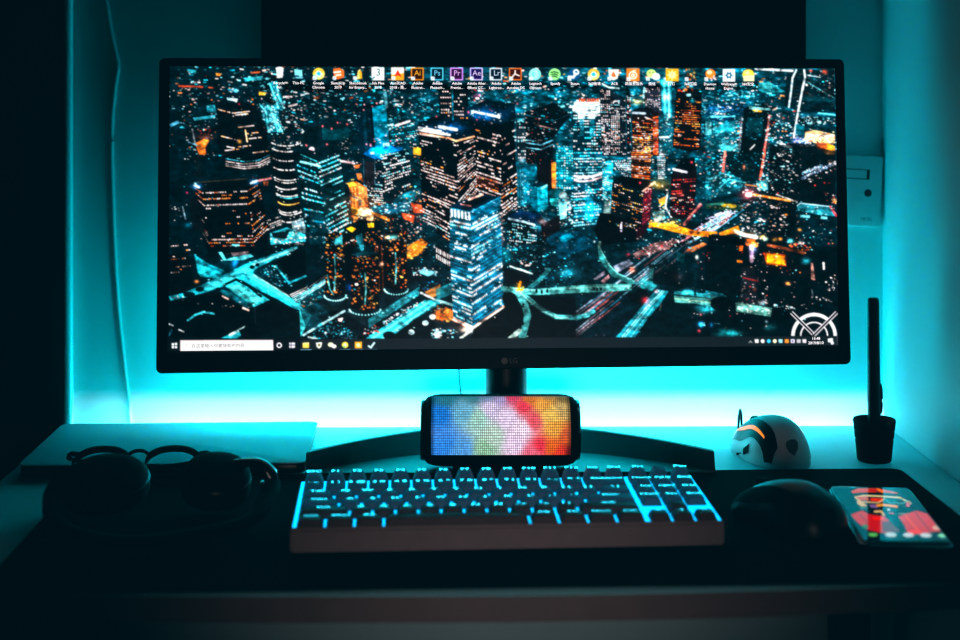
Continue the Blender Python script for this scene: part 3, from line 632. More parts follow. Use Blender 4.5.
    S.windows(c1(215, 70, 290, 60, 285, 400, 218, 340), 7, 22, .85, COOL + [(W_, 2)], (.05, .48, .56), .7, .55, .5, None, 37); S.windows(c1(290, 60, 412, 60, 412, 180, 350, 170, )[:4], 9, 8, .8, WHT + [(LC, 2)], (.06, .22, .28), .55, .6, .3, None, 38); S.poly(c1(235, 340, 275, 330, 270, 450, 215, 470), (.5, .55, .52), .7)
    # ---- purple grey tower, cyan strips
    S.poly(c(505, 150, 615, 150, 620, 380, 510, 330), (.14, .16, .22)); S.windows(c(510, 170, 612, 175, 615, 330, 512, 310), 9, 14, .45, WHT + [(PK, 2)], None, .6, .5, .4, None, 39)
    S.poly(c(618, 125, 690, 120, 695, 390, 640, 395, 625, 300), (.03, .46, .54)); S.line(c(640, 150, 650, 380), 2.4, (.3, .85, .92), .8); S.line(c(672, 150, 676, 380), 2, (.5, .92, .96), .8); S.glow(*c(655, 240)[0], 4, 3, (.7, .8, .8)); S.glow(*c(655, 140)[0], 5, 3, (.3, .6, .6)); S.glow(*c(672, 368)[0], 2, 2, (.6, .7, .7)); S.line(c(505, 180, 498, 240), 2, (.6, .9, .95), .8)
    S.poly(c(615, 380, 700, 390, 690, 640, 600, 640), (.05, .30, .36), .8); S.lights(c(605, 400, 700, 400, 690, 640, 600, 640), 60, COOL + [(W_, 2)], .4, .8, 70); S.line(c(600, 520, 670, 518), 2, (.8, .93, .95)); S.glow(*c(460, 275)[0], 6, 2.5, (.8, .4, .05))
    S.windows(c1(590, 0, 650, 0, 645, 190, 600, 190), 6, 14, .8, WHT + [(CY, 1)], (.25, .38, .42), .6, .55, .3, None, 71)
    # ---- orange window tower
    S.poly(c(420, 345, 520, 310, 600, 345, 605, 650, 420, 650), (.09, .045, .035)); S.poly(c(430, 335, 470, 312, 560, 330, 560, 372, 480, 375, 425, 360), (.05, .06, .09)); S.line(c(428, 350, 510, 355), 2.2, (.75, .85, .95)); S.line(c(510, 380, 560, 400), 1.3, (.9, .9, .95), .8)
    S.windows(c(422, 375, 560, 390, 560, 650, 425, 650), 15, 18, .6, [(OR, 3), (DO, 3), (PK, 3), (WP, 1.5), (YE, 1.5)], None, .75, .5, .5, None, 40); S.poly(c(562, 380, 600, 372, 600, 640, 565, 640), (.55, .16, .07), .9); S.windows(c(562, 380, 600, 372, 600, 640, 565, 640), 4, 24, .75, [(OR, 3), (PK, 2), (RD, 1)], None, .6, .55, .2, None, 41)
    S.poly(c1(415, 0, 550, 0, 545, 195, 415, 180), (.16, .07, .03)); S.windows(c1(415, 0, 550, 0, 545, 195, 415, 180), 13, 13, .75, [(OR, 4), (DO, 3), (PK, 2)], None, .75, .55, .5, None, 42); S.lights(c(425, 520, 540, 520, 540, 640, 425, 640), 45, [(YE, 3), (OR, 3), (W_, 1)], .5, 1.0, 72); S.line(c1(418, 45, 550, 55), 2, (.45, .35, .36), .8)
    # ---- dark tower with orange floors, right
    S.poly(c(725, 200, 800, 180, 900, 210, 890, 600, 820, 620, 700, 590), (.045, .035, .04)); S.poly(c(735, 185, 880, 190, 885, 240, 735, 250), (.04, .06, .08)); S.windows(c(728, 250, 898, 255, 880, 590, 704, 575), 15, 22, .42, [(OR, 5), (DO, 3), (PK, 1.2), (YE, .8)], None, .8, .42, .65, {2: .3, 6: .8, 8: .9, 10: .8, 15: .7, 18: .6}, 43)
    S.poly(c(790, 220, 825, 220, 825, 236, 795, 238), (.6, .9, .95)); S.glow(*c(835, 265)[0], 2.5, 2.5, (.0, .4, .45)); S.lights(c(740, 185, 890, 185, 890, 205, 740, 205), 14, [(OR, 2), (RD, 2), (YE, 1)], .5, 1, 73)
    # ---- dark box block
    c = T(3, 1)
    S.poly(c(200, 420, 300, 430, 480, 480, 520, 520, 450, 620, 200, 640, 160, 540), (.012, .02, .03))
    S.poly(c(285, 212, 350, 165, 568, 205, 500, 268), (.015, .025, .035)); S.windows(c(283, 215, 500, 268, 482, 500, 275, 435), 15, 15, .22, [(YE, 3), (OR, 3), (PK, 2)], (.02, .05, .07), .7, .45, .6, {0: .6, 5: .4, 8: .7, 9: .6, 13: .5}, 44, dim=(.015, .06, .08)); S.poly(c(500, 268, 560, 222, 545, 470, 485, 520), (.30, .05, .11)); S.windows(c(500, 268, 560, 222, 545, 470, 485, 520), 6, 18, .35, [(PK, 2), (RD, 3), ((.8, .2, .4), 2)], None, .6, .5, .4, None, 45)
    S.line(c(500, 268, 575, 212), 1.8, (1, .7, .6)); S.glow(*c(475, 215)[0], 1, 1, (1, .15, .25)); S.line(c(345, 500, 345, 545), 2.2, (.9, .85, .95), .8); S.lights(c(250, 470, 450, 500, 440, 530, 260, 500), 22, [(YE, 3), (W_, 2), (CY, 1)], .4, 1.0, 74); S.poly(c(450, 520, 530, 500, 520, 560, 450, 620), (.12, .02, .06), .9)
    S.glow(*c(610, 230)[0], 10, 5, (.6, .36, .03)); S.poly(c(555, 260, 672, 268, 660, 440, 600, 480, 550, 440), (.05, .16, .20)); S.poly(c(555, 420, 640, 400, 650, 460, 580, 490), (.55, .62, .55), .8); S.poly(c(600, 330, 650, 310, 655, 350, 615, 380), (.9, .55, .12), .9); S.lights(c(560, 330, 665, 270, 665, 460, 560, 460), 40, [(W_, 2), (LC, 2), (TE, 4), (YE, 1)], .4, 1, 75); S.line(c(665, 280, 650, 380, 690, 450), 1.6, (.9, .9, .9), .8)
    # ---- dark red round tower
    S.poly(c(690, 160, 760, 50, 850, 40, 865, 140, 850, 430, 760, 470, 680, 440), (.07, .035, .055)); S.poly(c(700, 140, 760, 52, 850, 45, 862, 120, 790, 150), (.02, .03, .045)); S.line(c(705, 122, 795, 142), 2.4, (.85, .85, .92)); S.windows(c(690, 190, 860, 180, 845, 450, 690, 450), 13, 17, .32, [(RD, 2), (PK, 3), ((.55, .15, .25), 4), (OR, 2)], None, .7, .45, .5, {9: .7, 12: .5, 15: .7}, 46); S.glow(*c(830, 75)[0], 1.2, 1.2, (1, .2, .3)); S.line(c(780, 500, 890, 365), 3, (.9, .45, .42), .9); S.line(c(790, 490, 900, 370), 1.5, (.35, .08, .12), .9); S.glow(*c(745, 285)[0], 3, 4, (.4, .1, .05))
    # ---- motorway with trails, upper stretch
    c = T(3, 2)
    S.poly(c(0, 620, 60, 640, 900, 150, 1030, 40, 900, 20), (.02, .05, .07), .5)
    road = T(3, 1)
    S.poly(road(560, 640, 740, 590, 960, 440, 1180, 330, 1240, 360, 960, 560, 760, 660), (.03, .06, .08), .9)
    for k in range(26):
        rgk = np.random.RandomState(400 + k); o_ = rgk.rand(); a = rgk.rand() * .75; b = a + .15 + .3 * rgk.rand()
        A0 = np.array(road(600, 660)[0]) * (1 - o_) + np.array(road(760, 690)[0]) * o_; B0 = np.array(road(1190, 335)[0]) * (1 - o_) + np.array(road(1230, 375)[0]) * o_
        p = [tuple(A0 * (1 - t_) + B0 * t_ + np.array((0, 3.0)) * math.sin(t_ * PI) * .6) for t_ in np.linspace(a, min(1, b), 5)]
        col = [(.85, .9, 1), (.25, .7, .85), (.9, .6, .75), (.5, .85, .95), (1, .4, .35)][rgk.randint(5)]; S.line(p, .9, col, .75)
    S.lights(road(620, 640, 960, 460, 1180, 350, 1220, 370, 960, 560, 760, 670), 120, [(W_, 4), (LC, 3), ((.85, .7, 1), 3), (RD, 2)], .4, .8, 76)
    # lower stretch, towards the viewer
    tr = T(3, 2)
    for k in range(40):
        rgk = np.random.RandomState(700 + k); o_ = rgk.rand(); a = rgk.rand() * .8; b = a + .1 + .22 * rgk.rand()
        A0 = np.array(tr(-170, 545)[0]) * (1 - o_) + np.array(tr(40, 545)[0]) * o_; B0 = np.array(tr(560, -10)[0]) * (1 - o_) + np.array(tr(690, 30)[0]) * o_
        p = [tuple(A0 * (1 - t_) + B0 * t_) for t_ in np.linspace(a, min(1, b), 4)]
        col = [(.85, .85, .95), (.2, .6, .75), (.7, .45, .48), (.5, .72, .8), (.8, .25, .22), (.35, .42, .5)][rgk.randint(6)]; S.line(p, 1.3 - .3 * a, col, .5)
    S.poly(tr(350, 70, 480, 5, 620, -10, 560, 40, 370, 95), (.95, .52, .48), .45); S.lights(tr(340, 90, 470, 0, 640, -10, 400, 110), 46, [(RD, 3), (W_, 3), (PK, 3)], .45, .95, 77); S.poly(tr(240, 140, 330, 100, 355, 125, 260, 180), (.80, .78, .92), .55); S.poly(tr(170, 225, 215, 185, 220, 205, 185, 240), (.95, .6, .62), .7); S.poly(tr(125, 215, 190, 165, 195, 185, 150, 215), (.75, .62, .7), .6); S.glow(*tr(348, 160)[0], 3, 3, (1, .25, .05)); S.glow(*tr(325, 75)[0], 2, 1.6, (1, .1, .15)); S.glow(*tr(670, 48)[0], 2.5, 1.8, (1, .25, .05)); S.poly(tr(660, 45, 750, 5, 775, 15, 690, 60), (.92, .42, .15), .7)
    # ---- orange bridge
    c = T(3, 1)
    S.poly(c(540, 490, 600, 490, 720, 505, 840, 540, 965, 552, 965, 585, 830, 580, 700, 550, 590, 520, 540, 515), (1, .50, .04)); S.line(c(660, 500, 730, 515), 3.2, (1, .72, .18)); S.lights(c(540, 470, 760, 490, 760, 530, 545, 520), 26, [(YE, 3), (OR, 3)], .5, 1.2, 78); S.glow(*c(830, 555)[0], 2.5, 2.5, (-.7, -.4, 0)); S.glow(*c(875, 560)[0], 2, 1.6, (-.8, -.4, 0)); S.glow(*c(570, 495)[0], 5, 4, (.5, .15, .02)); S.glow(*c(700, 490)[0], 8, 4, (.4, .16, .02))
    # ---- right side
    c = T(4, 0)
    S.poly(c(0, 380, 210, 375, 215, 600, 0, 620), (.03, .32, .38), .75); S.poly(c(30, 378, 205, 370, 205, 405, 30, 410), (.0, .14, .26)); S.line(c(40, 378, 200, 374), 1.8, (.3, .85, .95)); S.poly(c(50, 420, 200, 415, 200, 480, 50, 490), (.08, .50, .56), .8); S.poly(c(0, 410, 40, 415, 40, 500, 0, 505), (.35, .75, .78), .7); S.lights(c(0, 400, 215, 380, 250, 640, 0, 640), 90, [(LC, 4), (CY, 4), (W_, 2), (PK, 1)], .4, 1.0, 80, 2, -.1); S.glow(*c(165, 590)[0], 7, 4, (.3, .6, .6)); S.poly(c(0, 300, 280, 290, 280, 360, 0, 370), (.0, .16, .32), .55); S.lights(c(0, 280, 290, 280, 290, 370, 0, 370), 40, [(BL, 3), (LC, 2), (W_, 1)], .4, 1.0, 81); S.lights(c(60, 345, 150, 345, 150, 365, 60, 365), 14, [(W_, 1)], .4, .8, 82)
    S.poly(c(370, 140, 440, 135, 550, 205, 420, 215, 360, 195), (.10, .55, .60), .85); S.poly(c(395, 145, 460, 150, 455, 185, 385, 190), (.25, .72, .74), .8); S.lights(c(180, 150, 340, 150, 340, 260, 180, 260), 50, COOL, .4, 1.0, 83)
    S.poly(c(265, 320, 300, 305, 445, 335, 420, 640, 240, 640), (.015, .06, .075)); S.poly(c(300, 305, 450, 320, 440, 335, 300, 325), (.45, .75, .75), .9); S.poly(c(330, 328, 390, 335, 385, 345, 335, 342), (1, .6, .12)); S.poly(c(290, 380, 400, 390, 390, 520, 280, 510), (.02, .24, .28), .75); S.lights(c(280, 340, 400, 350, 390, 540, 270, 530), 40, [(TE, 4), (CY, 1)], .4, .9, 84); S.line(c(305, 605, 340, 570), 1.2, (.9, .9, .9)); S.line(c(250, 380, 230, 600), 1.6, (.45, .40, .45), .8); S.lights(c(235, 380, 260, 380, 240, 560, 220, 560), 14, WHT + [(RD, 2)], .4, .7, 85)
    S.line(c(440, 370, 425, 500, 400, 640), 2.2, (.9, .45, .40), .8); S.lights(c(420, 350, 460, 350, 430, 640, 395, 640), 40, [(RD, 3), (W_, 3), (LC, 2)], .4, .8, 86); S.lights(c(460, 320, 620, 320, 600, 640, 440, 640), 70, [(W_, 4), (LC, 2), (RD, 2), (OR, 1)], .4, .9, 87)
    S.poly(c(560, 50, 890, 60, 890, 350, 640, 345, 545, 300), (.012, .05, .07), .7)
    S.line(c(345, 48, 600, 60), 2.0, (.92, .95, .97)); S.line(c(625, 55, 600, 110, 590, 200, 574, 310), 1.9, (.78, .92, .96)); S.line(c(680, 55, 686, 105, 668, 190, 640, 330, 608, 520), 2.0, (.86, .95, .98)); S.line(c(690, 130, 780, 185, 890, 250), 1.0, (.3, .7, .75), .8); S.lights(c(690, 140, 890, 240, 890, 260, 690, 160), 18, [(W_, 3), (LC, 2)], .4, .8, 88); S.line(c(700, 90, 790, 105), 1, (.7, .85, .9), .7)
    S.poly(c(670, 230, 890, 245, 890, 275, 665, 270), (.02, .22, .26), .8); S.poly(c(650, 355, 892, 350, 892, 370, 650, 385), (.03, .34, .44), .9); S.line(c(780, 352, 892, 366), 1.6, (.3, .75, .9)); S.lights(c(650, 380, 892, 385, 892, 425, 650, 420), 44, [(W_, 3), (LC, 3)], .5, .85, 89); S.glow(*c(820, 68)[0], 2.5, 2.2, (1, .2, .05)); S.glow(*c(725, 60)[0], 1.6, 1.3, (.9, .2, .1)); S.lights(c(690, 60, 890, 60, 890, 230, 690, 120), 28, MIX, .4, .8, 90)
    S.poly(c(620, 430, 680, 425, 680, 500, 620, 510), (.02, .36, .42), .8); S.poly(c(690, 480, 760, 470, 892, 500, 892, 560, 760, 560, 680, 540), (1, .66, .42)); S.poly(c(700, 495, 892, 505, 892, 520, 700, 512), (1, .90, .80)); S.lights(c(690, 500, 892, 510, 892, 560, 690, 550), 70, [(RD, 2), (W_, 3), (DK2, 3), (OR, 2)], .4, .7, 91); S.glow(*c(640, 540)[0], 6, 4, (.35, .3, .55)); S.lights(c(600, 520, 760, 540, 760, 590, 610, 570), 36, [((.8, .75, 1), 3), (W_, 2), (PK, 2)], .4, .9, 92); S.poly(c(790, 590, 840, 560, 892, 580, 892, 638, 830, 638), (1, .52, .08), .9); S.poly(c(760, 555, 840, 560, 830, 610, 770, 600), (.75, .25, .08), .8); S.line(c(520, 565, 590, 590), 3.0, (.85, .92, .95)); S.lights(c(510, 600, 740, 610, 740, 638, 510, 638), 20, [(LC, 3), (W_, 2)], .5, 1, 93)
    c = T(4, 1)
    S.poly(c(440, -40, 640, -60, 900, 0, 900, 90, 890, 360, 640, 360, 600, 640, 430, 640), (.018, .035, .05), .75)
    S.poly(c(0, 160, 120, 130, 270, 200, 250, 250, 100, 300, 0, 340), (.04, .36, .42), .6); S.lights(c(0, 60, 120, 60, 280, 210, 120, 280, 0, 340), 110, [(CY, 5), (LC, 3), (W_, 1)], .4, 1.0, 94, 2, -.5); S.line(c(105, 240, 160, 190, 270, 215), 1.2, (.3, .85, .9), .7); S.line(c(20, 190, 120, 150, 200, 175), 1.2, (.3, .85, .9), .6)
    S.poly(c(140, 0, 400, 0, 380, 190, 280, 210, 150, 140), (.012, .09, .11), .85); S.lights(c(150, 10, 370, 10, 360, 180, 160, 140), 40, [(TE, 5), (CY, 1)], .4, .9, 95); S.line(c(135, 0, 120, 140), 2.2, (.85, .35, .28)); S.lights(c(110, 0, 145, 0, 130, 150, 105, 150), 24, [(W_, 2), (RD, 2)], .4, .8, 96); S.line(c(408, 0, 375, 190), 2.2, (.95, .32, .22)); S.lights(c(395, 0, 440, 0, 430, 200, 370, 200), 36, [(LC, 3), (W_, 2), (RD, 2)], .4, .9, 97); S.glow(*c(265, 110)[0], 1.5, 3, (.7, .25, .1))
    S.poly(c(360, 210, 425, 190, 430, 265, 365, 270), (.20, .55, .60), .8); S.lights(c(350, 190, 430, 190, 430, 270, 350, 270), 24, [(W_, 2), (LC, 3), (OR, 2)], .5, 1, 98)
    S.lights(c(450, 0, 660, 0, 650, 180, 450, 180), 60, [(W_, 4), (WP, 2), (LC, 2)], .35, .75, 99, 2, .1); S.lights(c(440, 180, 640, 180, 640, 360, 440, 340), 50, [(W_, 3), (RD, 1), (LC, 2), (OR, 1)], .35, .7, 100)
    for a, b, y0, y1 in ((665, 890, 185, 80), (670, 800, 150, 98)):
        S.line(c(a, y0, b, y1), 2.8, (.30, .42, .55), .8); S.lights(c(a, y0 - 10, b, y1 - 10, b, y1 + 12, a, y0 + 12), 44, [(W_, 4), ((.75, .8, 1), 3), (LC, 2)], .5, .85, a, 1)
    S.lights(c(850, 50, 900, 50, 900, 100, 850, 100), 14, [(PK, 3), (W_, 2)], .5, .9, 101); S.lights(c(720, 180, 900, 110, 900, 260, 700, 260), 18, [(RD, 4), (W_, 2)], .4, .9, 102)
    S.glow(*c(300, 290)[0], 8, 5.5, (.75, .08, .06)); S.poly(c(275, 280, 320, 280, 320, 308, 275, 308), (1, .75, .72)); S.glow(*c(298, 294)[0], 3, 2.2, (.8, .5, .45)); S.line(c(330, 296, 450, 316, 580, 338), 2.2, (1, .45, .12)); S.lights(c(330, 290, 580, 330, 640, 350, 330, 305), 26, [(YE, 3), (W_, 2)], .4, .8, 103); S.line(c(275, 228, 355, 238), 1.2, (.8, .4, .15), .8); S.line(c(500, 300, 630, 345), 1.4, (.9, .85, .85), .6)
    S.poly(c(630, 365, 650, 352, 850, 375, 900, 420, 895, 445, 780, 435, 635, 405), (.08, .42, .48)); S.line(c(632, 372, 655, 355, 855, 378, 895, 425), 1.1, (.65, .8, .85)); S.line(c(690, 412, 780, 405, 800, 430), 1, (.2, .6, .65)); S.poly(c(650, 435, 720, 440, 718, 458, 652, 452), (.35, .70, .76)); S.poly(c(795, 445, 840, 448, 838, 465, 797, 462), (.35, .70, .76)); S.line(c(860, 380, 900, 440), 2.2, (.75, .08, .12), .8); S.poly(c(870, 320, 905, 325, 900, 360, 880, 350), (.9, .55, .15), .8); S.lights(c(815, 280, 900, 290, 900, 360, 830, 340), 18, [(RD, 2), (PK, 2), (W_, 2)], .4, .9, 104)
    S.poly(c(0, 360, 130, 345, 250, 370, 245, 400, 60, 402, 0, 392), (.10, .25, .16), .9); S.line(c(120, 370, 200, 375), 3.6, (.80, .58, .10), .8); S.line(c(10, 365, 120, 360), 2.2, (.15, .42, .38), .8)
    for k in range(14):
        rgk = np.random.RandomState(900 + k); o_ = rgk.rand(); a = rgk.rand() * .7; b = a + .3
        A0 = np.array(c(-10, 540)[0]) * (1 - o_) + np.array(c(-10, 450)[0]) * o_; B0 = np.array(c(245, 405)[0]) * (1 - o_) + np.array(c(110, 410)[0]) * o_
        S.line([tuple(A0 * (1 - a) + B0 * a), tuple(A0 * (1 - b) + B0 * b)], 1.0, [(.85, .9, 1), (.3, .75, .85), (.8, .7, .9)][rgk.randint(3)], .7)
    S.lights(c(0, 540, 0, 470, 110, 410, 245, 405, 60, 510), 70, [(W_, 4), ((.75, .8, 1), 3), (LC, 3)], .4, .8, 105)
    S.lights(c(240, 330, 560, 350, 560, 560, 240, 540), 120, [(W_, 4), (WP, 3), (PK, 2), (OR, 1)], .35, .75, 106, 2, .08); S.lights(c(540, 420, 900, 470, 900, 638, 540, 638), 40, [(W_, 2), (OR, 1.5), (LC, 2), (RD, 1)], .35, .75, 107)
    S.poly(c(90, 560, 225, 508, 240, 560, 100, 575), (1, .48, .04)); S.poly(c(0, 545, 80, 550, 80, 565, 0, 565), (.95, .40, .05)); S.line(c(200, 545, 260, 570, 350, 590), 3.6, (1, .82, .66)); S.glow(*c(300, 570)[0], 8, 4, (.5, .3, .2)); S.poly(c(280, 600, 345, 600, 340, 640, 285, 640), (.95, .35, .05)); S.poly(c(20, 570, 270, 590, 270, 640, 20, 640), (.012, .025, .035))
    for p, r_, col in (((395, 588), 3, (1, .6, .2)), ((475, 602), 2.6, (1, .6, .15)), ((515, 600), 2, (1, .5, .1)), ((648, 538), 2, (1, .5, .1)), ((585, 612), 3, (.3, .7, .75)), ((415, 600), 2.4, (.5, .6, .5)), ((555, 435), 1.6, (1, .5, .1)), ((650, 625), 2, (.8, .6, .5))): S.glow(*c(*p)[0], r_, r_ * .75, col)
    c = T(4, 2)
    S.poly(c(0, 20, 200, 20, 340, 10, 760, 30, 760, 545, 0, 545), (.010, .035, .05), .72)
    S.poly(c(330, 60, 455, 75, 460, 140, 345, 130), (.55, .16, .01)); S.poly(c(350, 68, 450, 85, 448, 132, 350, 122), (1, .55, .02)); S.glow(*c(400, 100)[0], 9, 6, (.25, .10, .0)); S.line(c(240, 10, 285, 20), 5, (1, .40, .08)); S.line(c(262, 30, 262, 110), 4.0, (.75, .55, .65), .8); S.glow(*c(265, 45)[0], 4, 4.5, (.45, .45, .7)); S.poly(c(190, 25, 215, 25, 210, 55, 190, 55), (.9, .35, .05)); S.line(c(185, 112, 205, 114), 2.4, (.9, .4, .05)); S.line(c(355, 20, 560, 65), 3, (.55, .22, .08), .8); S.lights(c(480, 10, 610, 10, 600, 60, 480, 40), 26, [(RD, 3), (OR, 3), (W_, 1)], .5, 1, 108); S.glow(*c(570, 110)[0], 4, 3.5, (.1, .5, .55))
    S.poly(c(340, 150, 590, 130, 600, 200, 350, 190), (.03, .05, .065)); S.poly(c(600, 120, 612, 120, 625, 220, 600, 215), (.75, .48, .42), .8); S.line(c(672, 122, 674, 155), 2.2, (.95, .9, .9)); S.lights(c(680, 200, 760, 210, 750, 280, 690, 280), 22, [(W_, 5), (PK, 2)], .5, .9, 109, 1); S.lights(c(605, 305, 730, 325, 730, 345, 605, 325), 18, [(W_, 5)], .5, .8, 110, 1); S.line(c(605, 270, 612, 315), 1.4, (.25, .30, .33)); S.glow(*c(468, 238)[0], 2.4, 1.6, (1, .5, .15)); S.glow(*c(280, 272)[0], 1.8, 1.6, (1, .3, .1))
    S.poly(c(205, 140, 280, 140, 300, 380, 190, 370), (.13, .12, .15), .55); S.line(c(215, 205, 300, 225), 1.6, (.6, .12, .12), .8); S.lights(c(205, 60, 350, 60, 360, 360, 200, 360), 50, [(W_, 3), (PK, 3), (RD, 2)], .35, .75, 111); S.poly(c(170, 345, 380, 375, 370, 425, 175, 395), (.26, .48, .44)); S.lights(c(180, 340, 380, 370, 370, 420, 190, 390), 40, [((.6, .75, .7), 3), ((.3, .55, .5), 4), (W_, 1)], .5, 1.1, 112, 2.4, .15); S.glow(*c(325, 345)[0], 4, 3, (.5, .5, .5)); S.lights(c(390, 355, 510, 370, 510, 385, 390, 370), 30, [(W_, 4), (LC, 2)], .4, .8, 113)
    S.poly(c(0, 275, 100, 295, 130, 320, 0, 310), (.06, .42, .48), .9); S.poly(c(-120, 300, 0, 295, 140, 330, 150, 360, 0, 345, -120, 340), (.22, .48, .46), .9); S.glow(*c(20, 375)[0], 6, 4, (.1, .5, .55)); S.glow(*c(5, 345)[0], 3, 5, (.0, .35, .42)); S.disc(*c(90, 350)[0], 12, 7, (.01, .03, .04)); S.disc(*c(430, 415)[0], 10, 7, (.008, .02, .03)); S.glow(*c(140, 520)[0], 11, 3.2, (.15, .75, .75)); S.glow(*c(110, 515)[0], 9, 4, (.0, .3, .33)); S.glow(*c(365, 485)[0], 6, 3.2, (.08, .45, .48)); S.glow(*c(347, 452)[0], 1.6, 1.4, (.7, .8, .85)); S.line(c(50, 462, 80, 465), 1.4, (.2, .5, .55)); S.glow(*c(30, 470)[0], 2.4, 2.4, (.1, .6, .95)); S.poly(c(-20, 400, 470, 440, 480, 545, -20, 545), (.0, .05, .07), .35); S.lights(c(150, 300, 700, 340, 700, 420, 400, 420), 26, [(W_, 2), (PK, 2), (CY, 2)], .35, .6, 114)
    # ---- lower left: dark roofs and the bright crossroads
    c = T(0, 2)
    S.poly(c(20, 70, 130, 60, 165, 250, 20, 330), (.012, .03, .042)); S.windows(c(30, 20, 140, 10, 150, 190, 30, 200), 9, 12, .28, [(PK, 3), (OR, 3), (W_, 1)], None, .8, .4, .65, None, 47); S.poly(c(20, 100, 793, 0, 793, 555, 20, 555), (.006, .035, .05), .45)
    S.glow(*c(430, 190)[0], 34, 16, (.0, .16, .20))
    S.poly(c(165, 75, 255, 130, 335, 165, 300, 210, 200, 200, 185, 180), (.05, .50, .55)); S.poly(c(170, 85, 240, 150, 230, 190, 190, 185), (.10, .62, .66), .8); S.line(c(190, 120, 320, 170), 2.6, (.02, .30, .36), .7)
    S.poly(c(20, 310, 110, 290, 230, 235, 330, 190, 470, 120, 600, 75, 745, 25, 755, 50, 620, 100, 520, 150, 470, 200, 240, 285, 120, 315, 30, 335), (.06, .50, .56)); S.line(c(240, 262, 400, 190, 500, 140), 6.5, (.18, .70, .74), .8); S.line(c(500, 130, 740, 40), 2.0, (.55, .86, .86), .7); S.lights(c(30, 300, 150, 280, 160, 320, 30, 340), 24, [(CY, 3), (PK, 1), (W_, 1)], .4, .8, 115)
    S.poly(c(390, 185, 480, 170, 640, 270, 793, 375, 793, 420, 640, 330, 520, 270, 420, 210), (.07, .58, .64)); S.line(c(470, 190, 640, 290, 793, 395), 4, (.22, .78, .82), .7); S.line(c(500, 190, 660, 285, 700, 310), 1.4, (.75, .70, .62), .6)
    S.poly(c(335, 250, 400, 220, 500, 270, 590, 330, 500, 370, 400, 300), (.10, .58, .62)); S.poly(c(350, 255, 420, 245, 560, 330, 500, 360), (.30, .78, .78), .6); S.line(c(335, 245, 400, 215, 470, 250, 540, 310), 2.6, (.0, .06, .08)); S.poly(c(300, 270, 360, 280, 500, 365, 470, 380, 330, 300), (.04, .38, .44), .8)
    for x, y, rx, ry in ((490, 145, 2.4, 2), (520, 132, 2.2, 1.8), (135, 300, 6, 2.6), (195, 270, 4, 2.4), (300, 270, 3, 1.6)): S.disc(*c(x, y)[0], rx, ry, (.0, .05, .07))
    S.poly(c(300, 60, 320, 60, 345, 100, 480, 70, 500, 85, 440, 105, 330, 108), (.25, .72, .76)); S.poly(c(370, 65, 470, 55, 470, 75, 380, 82), (.55, .42, .44), .8); S.line(c(380, 20, 415, 22), 1.8, (.4, .85, .95)); S.glow(*c(395, 120)[0], 3, 3.5, (.05, .35, .65)); S.glow(*c(178, 228)[0], 2.2, 1.6, (1, .45, .12))
    S.poly(c(600, 130, 745, 40, 793, 50, 793, 180, 700, 200), (.005, .025, .04)); S.lights(c(530, 150, 640, 130, 720, 230, 640, 270), 55, [(CY, 4), (LC, 2), (W_, 1)], .4, .9, 116); S.line(c(625, 140, 700, 235, 793, 195), 2.0, (.10, .55, .62), .9); S.windows(c(695, 290, 793, 245, 840, 300, 740, 350), 1, 7, 1, [(W_, 1), (LC, 1)], (.02, .06, .08), 1, .35, 1, None, 48)
    S.poly(c(20, 340, 230, 290, 330, 310, 480, 395, 500, 465, 330, 545, 20, 545), (.006, .028, .042)); S.line(c(325, 310, 355, 325), 1.8, (1, .8, .75)); S.line(c(440, 375, 470, 388), 1.9, (1, .8, .75)); S.line(c(128, 445, 170, 415, 215, 398, 275, 408), 2.0, (.15, .62, .68)); S.line(c(20, 465, 45, 475), 1.4, (.6, .65, .68)); S.line(c(78, 498, 105, 510), 1.4, (.65, .68, .7)); S.line(c(22, 530, 38, 500), 2.0, (.1, .5, .65), .8); S.lights(c(90, 330, 480, 340, 480, 400, 200, 360), 10, [(W_, 2), (PK, 2)], .35, .6, 117)
    S.poly(c(315, 545, 440, 490, 512, 465, 515, 478, 420, 535, 400, 548), (.08, .55, .60)); S.line(c(365, 528, 470, 475), 2.4, (.75, .92, .92), .9); S.poly(c(415, 500, 440, 490, 600, 335, 793, 400, 770, 430, 500, 548, 440, 548), (.006, .03, .045)); S.poly(c(505, 370, 600, 330, 770, 400, 750, 430, 512, 470), (.012, .04, .055)); S.line(c(505, 375, 510, 460), .8, (.1, .16, .2))
    # ---- three lit cylinders on their podium
    c = T(1, 2)
    S.poly(c(-10, 330, 60, 420, 0, 540), (.15, .62, .64)); S.poly(c(0, 300, 110, 250, 240, 390, 40, 520, 0, 400), (.03, .22, .26), .8); S.lights(c(0, 250, 140, 210, 140, 300, 0, 400), 55, [(CY, 4), (LC, 2), (W_, 1.5), (OR, 1)], .4, .9, 118); S.windows(c(0, 290, 140, 190, 140, 240, 0, 330), 1, 7, 1, [(LC, 2), (W_, 1)], None, 1, .4, 1, None, 49)
    S.poly(c(90, 340, 240, 260, 480, 290, 660, 235, 672, 260, 380, 440, 250, 480), (.03, .10, .13)); S.poly(c(90, 340, 380, 440, 380, 490, 230, 440), (.05, .12, .14)); S.poly(c(380, 440, 672, 255, 672, 300, 385, 490), (.10, .42, .46)); S.lights(c(390, 430, 660, 280, 660, 310, 400, 470), 22, [(CY, 3), (LC, 3)], .6, 1.3, 119, 1); S.poly(c(100, 420, 220, 380, 380, 490, 300, 500, 150, 480), (.02, .05, .07), .9)
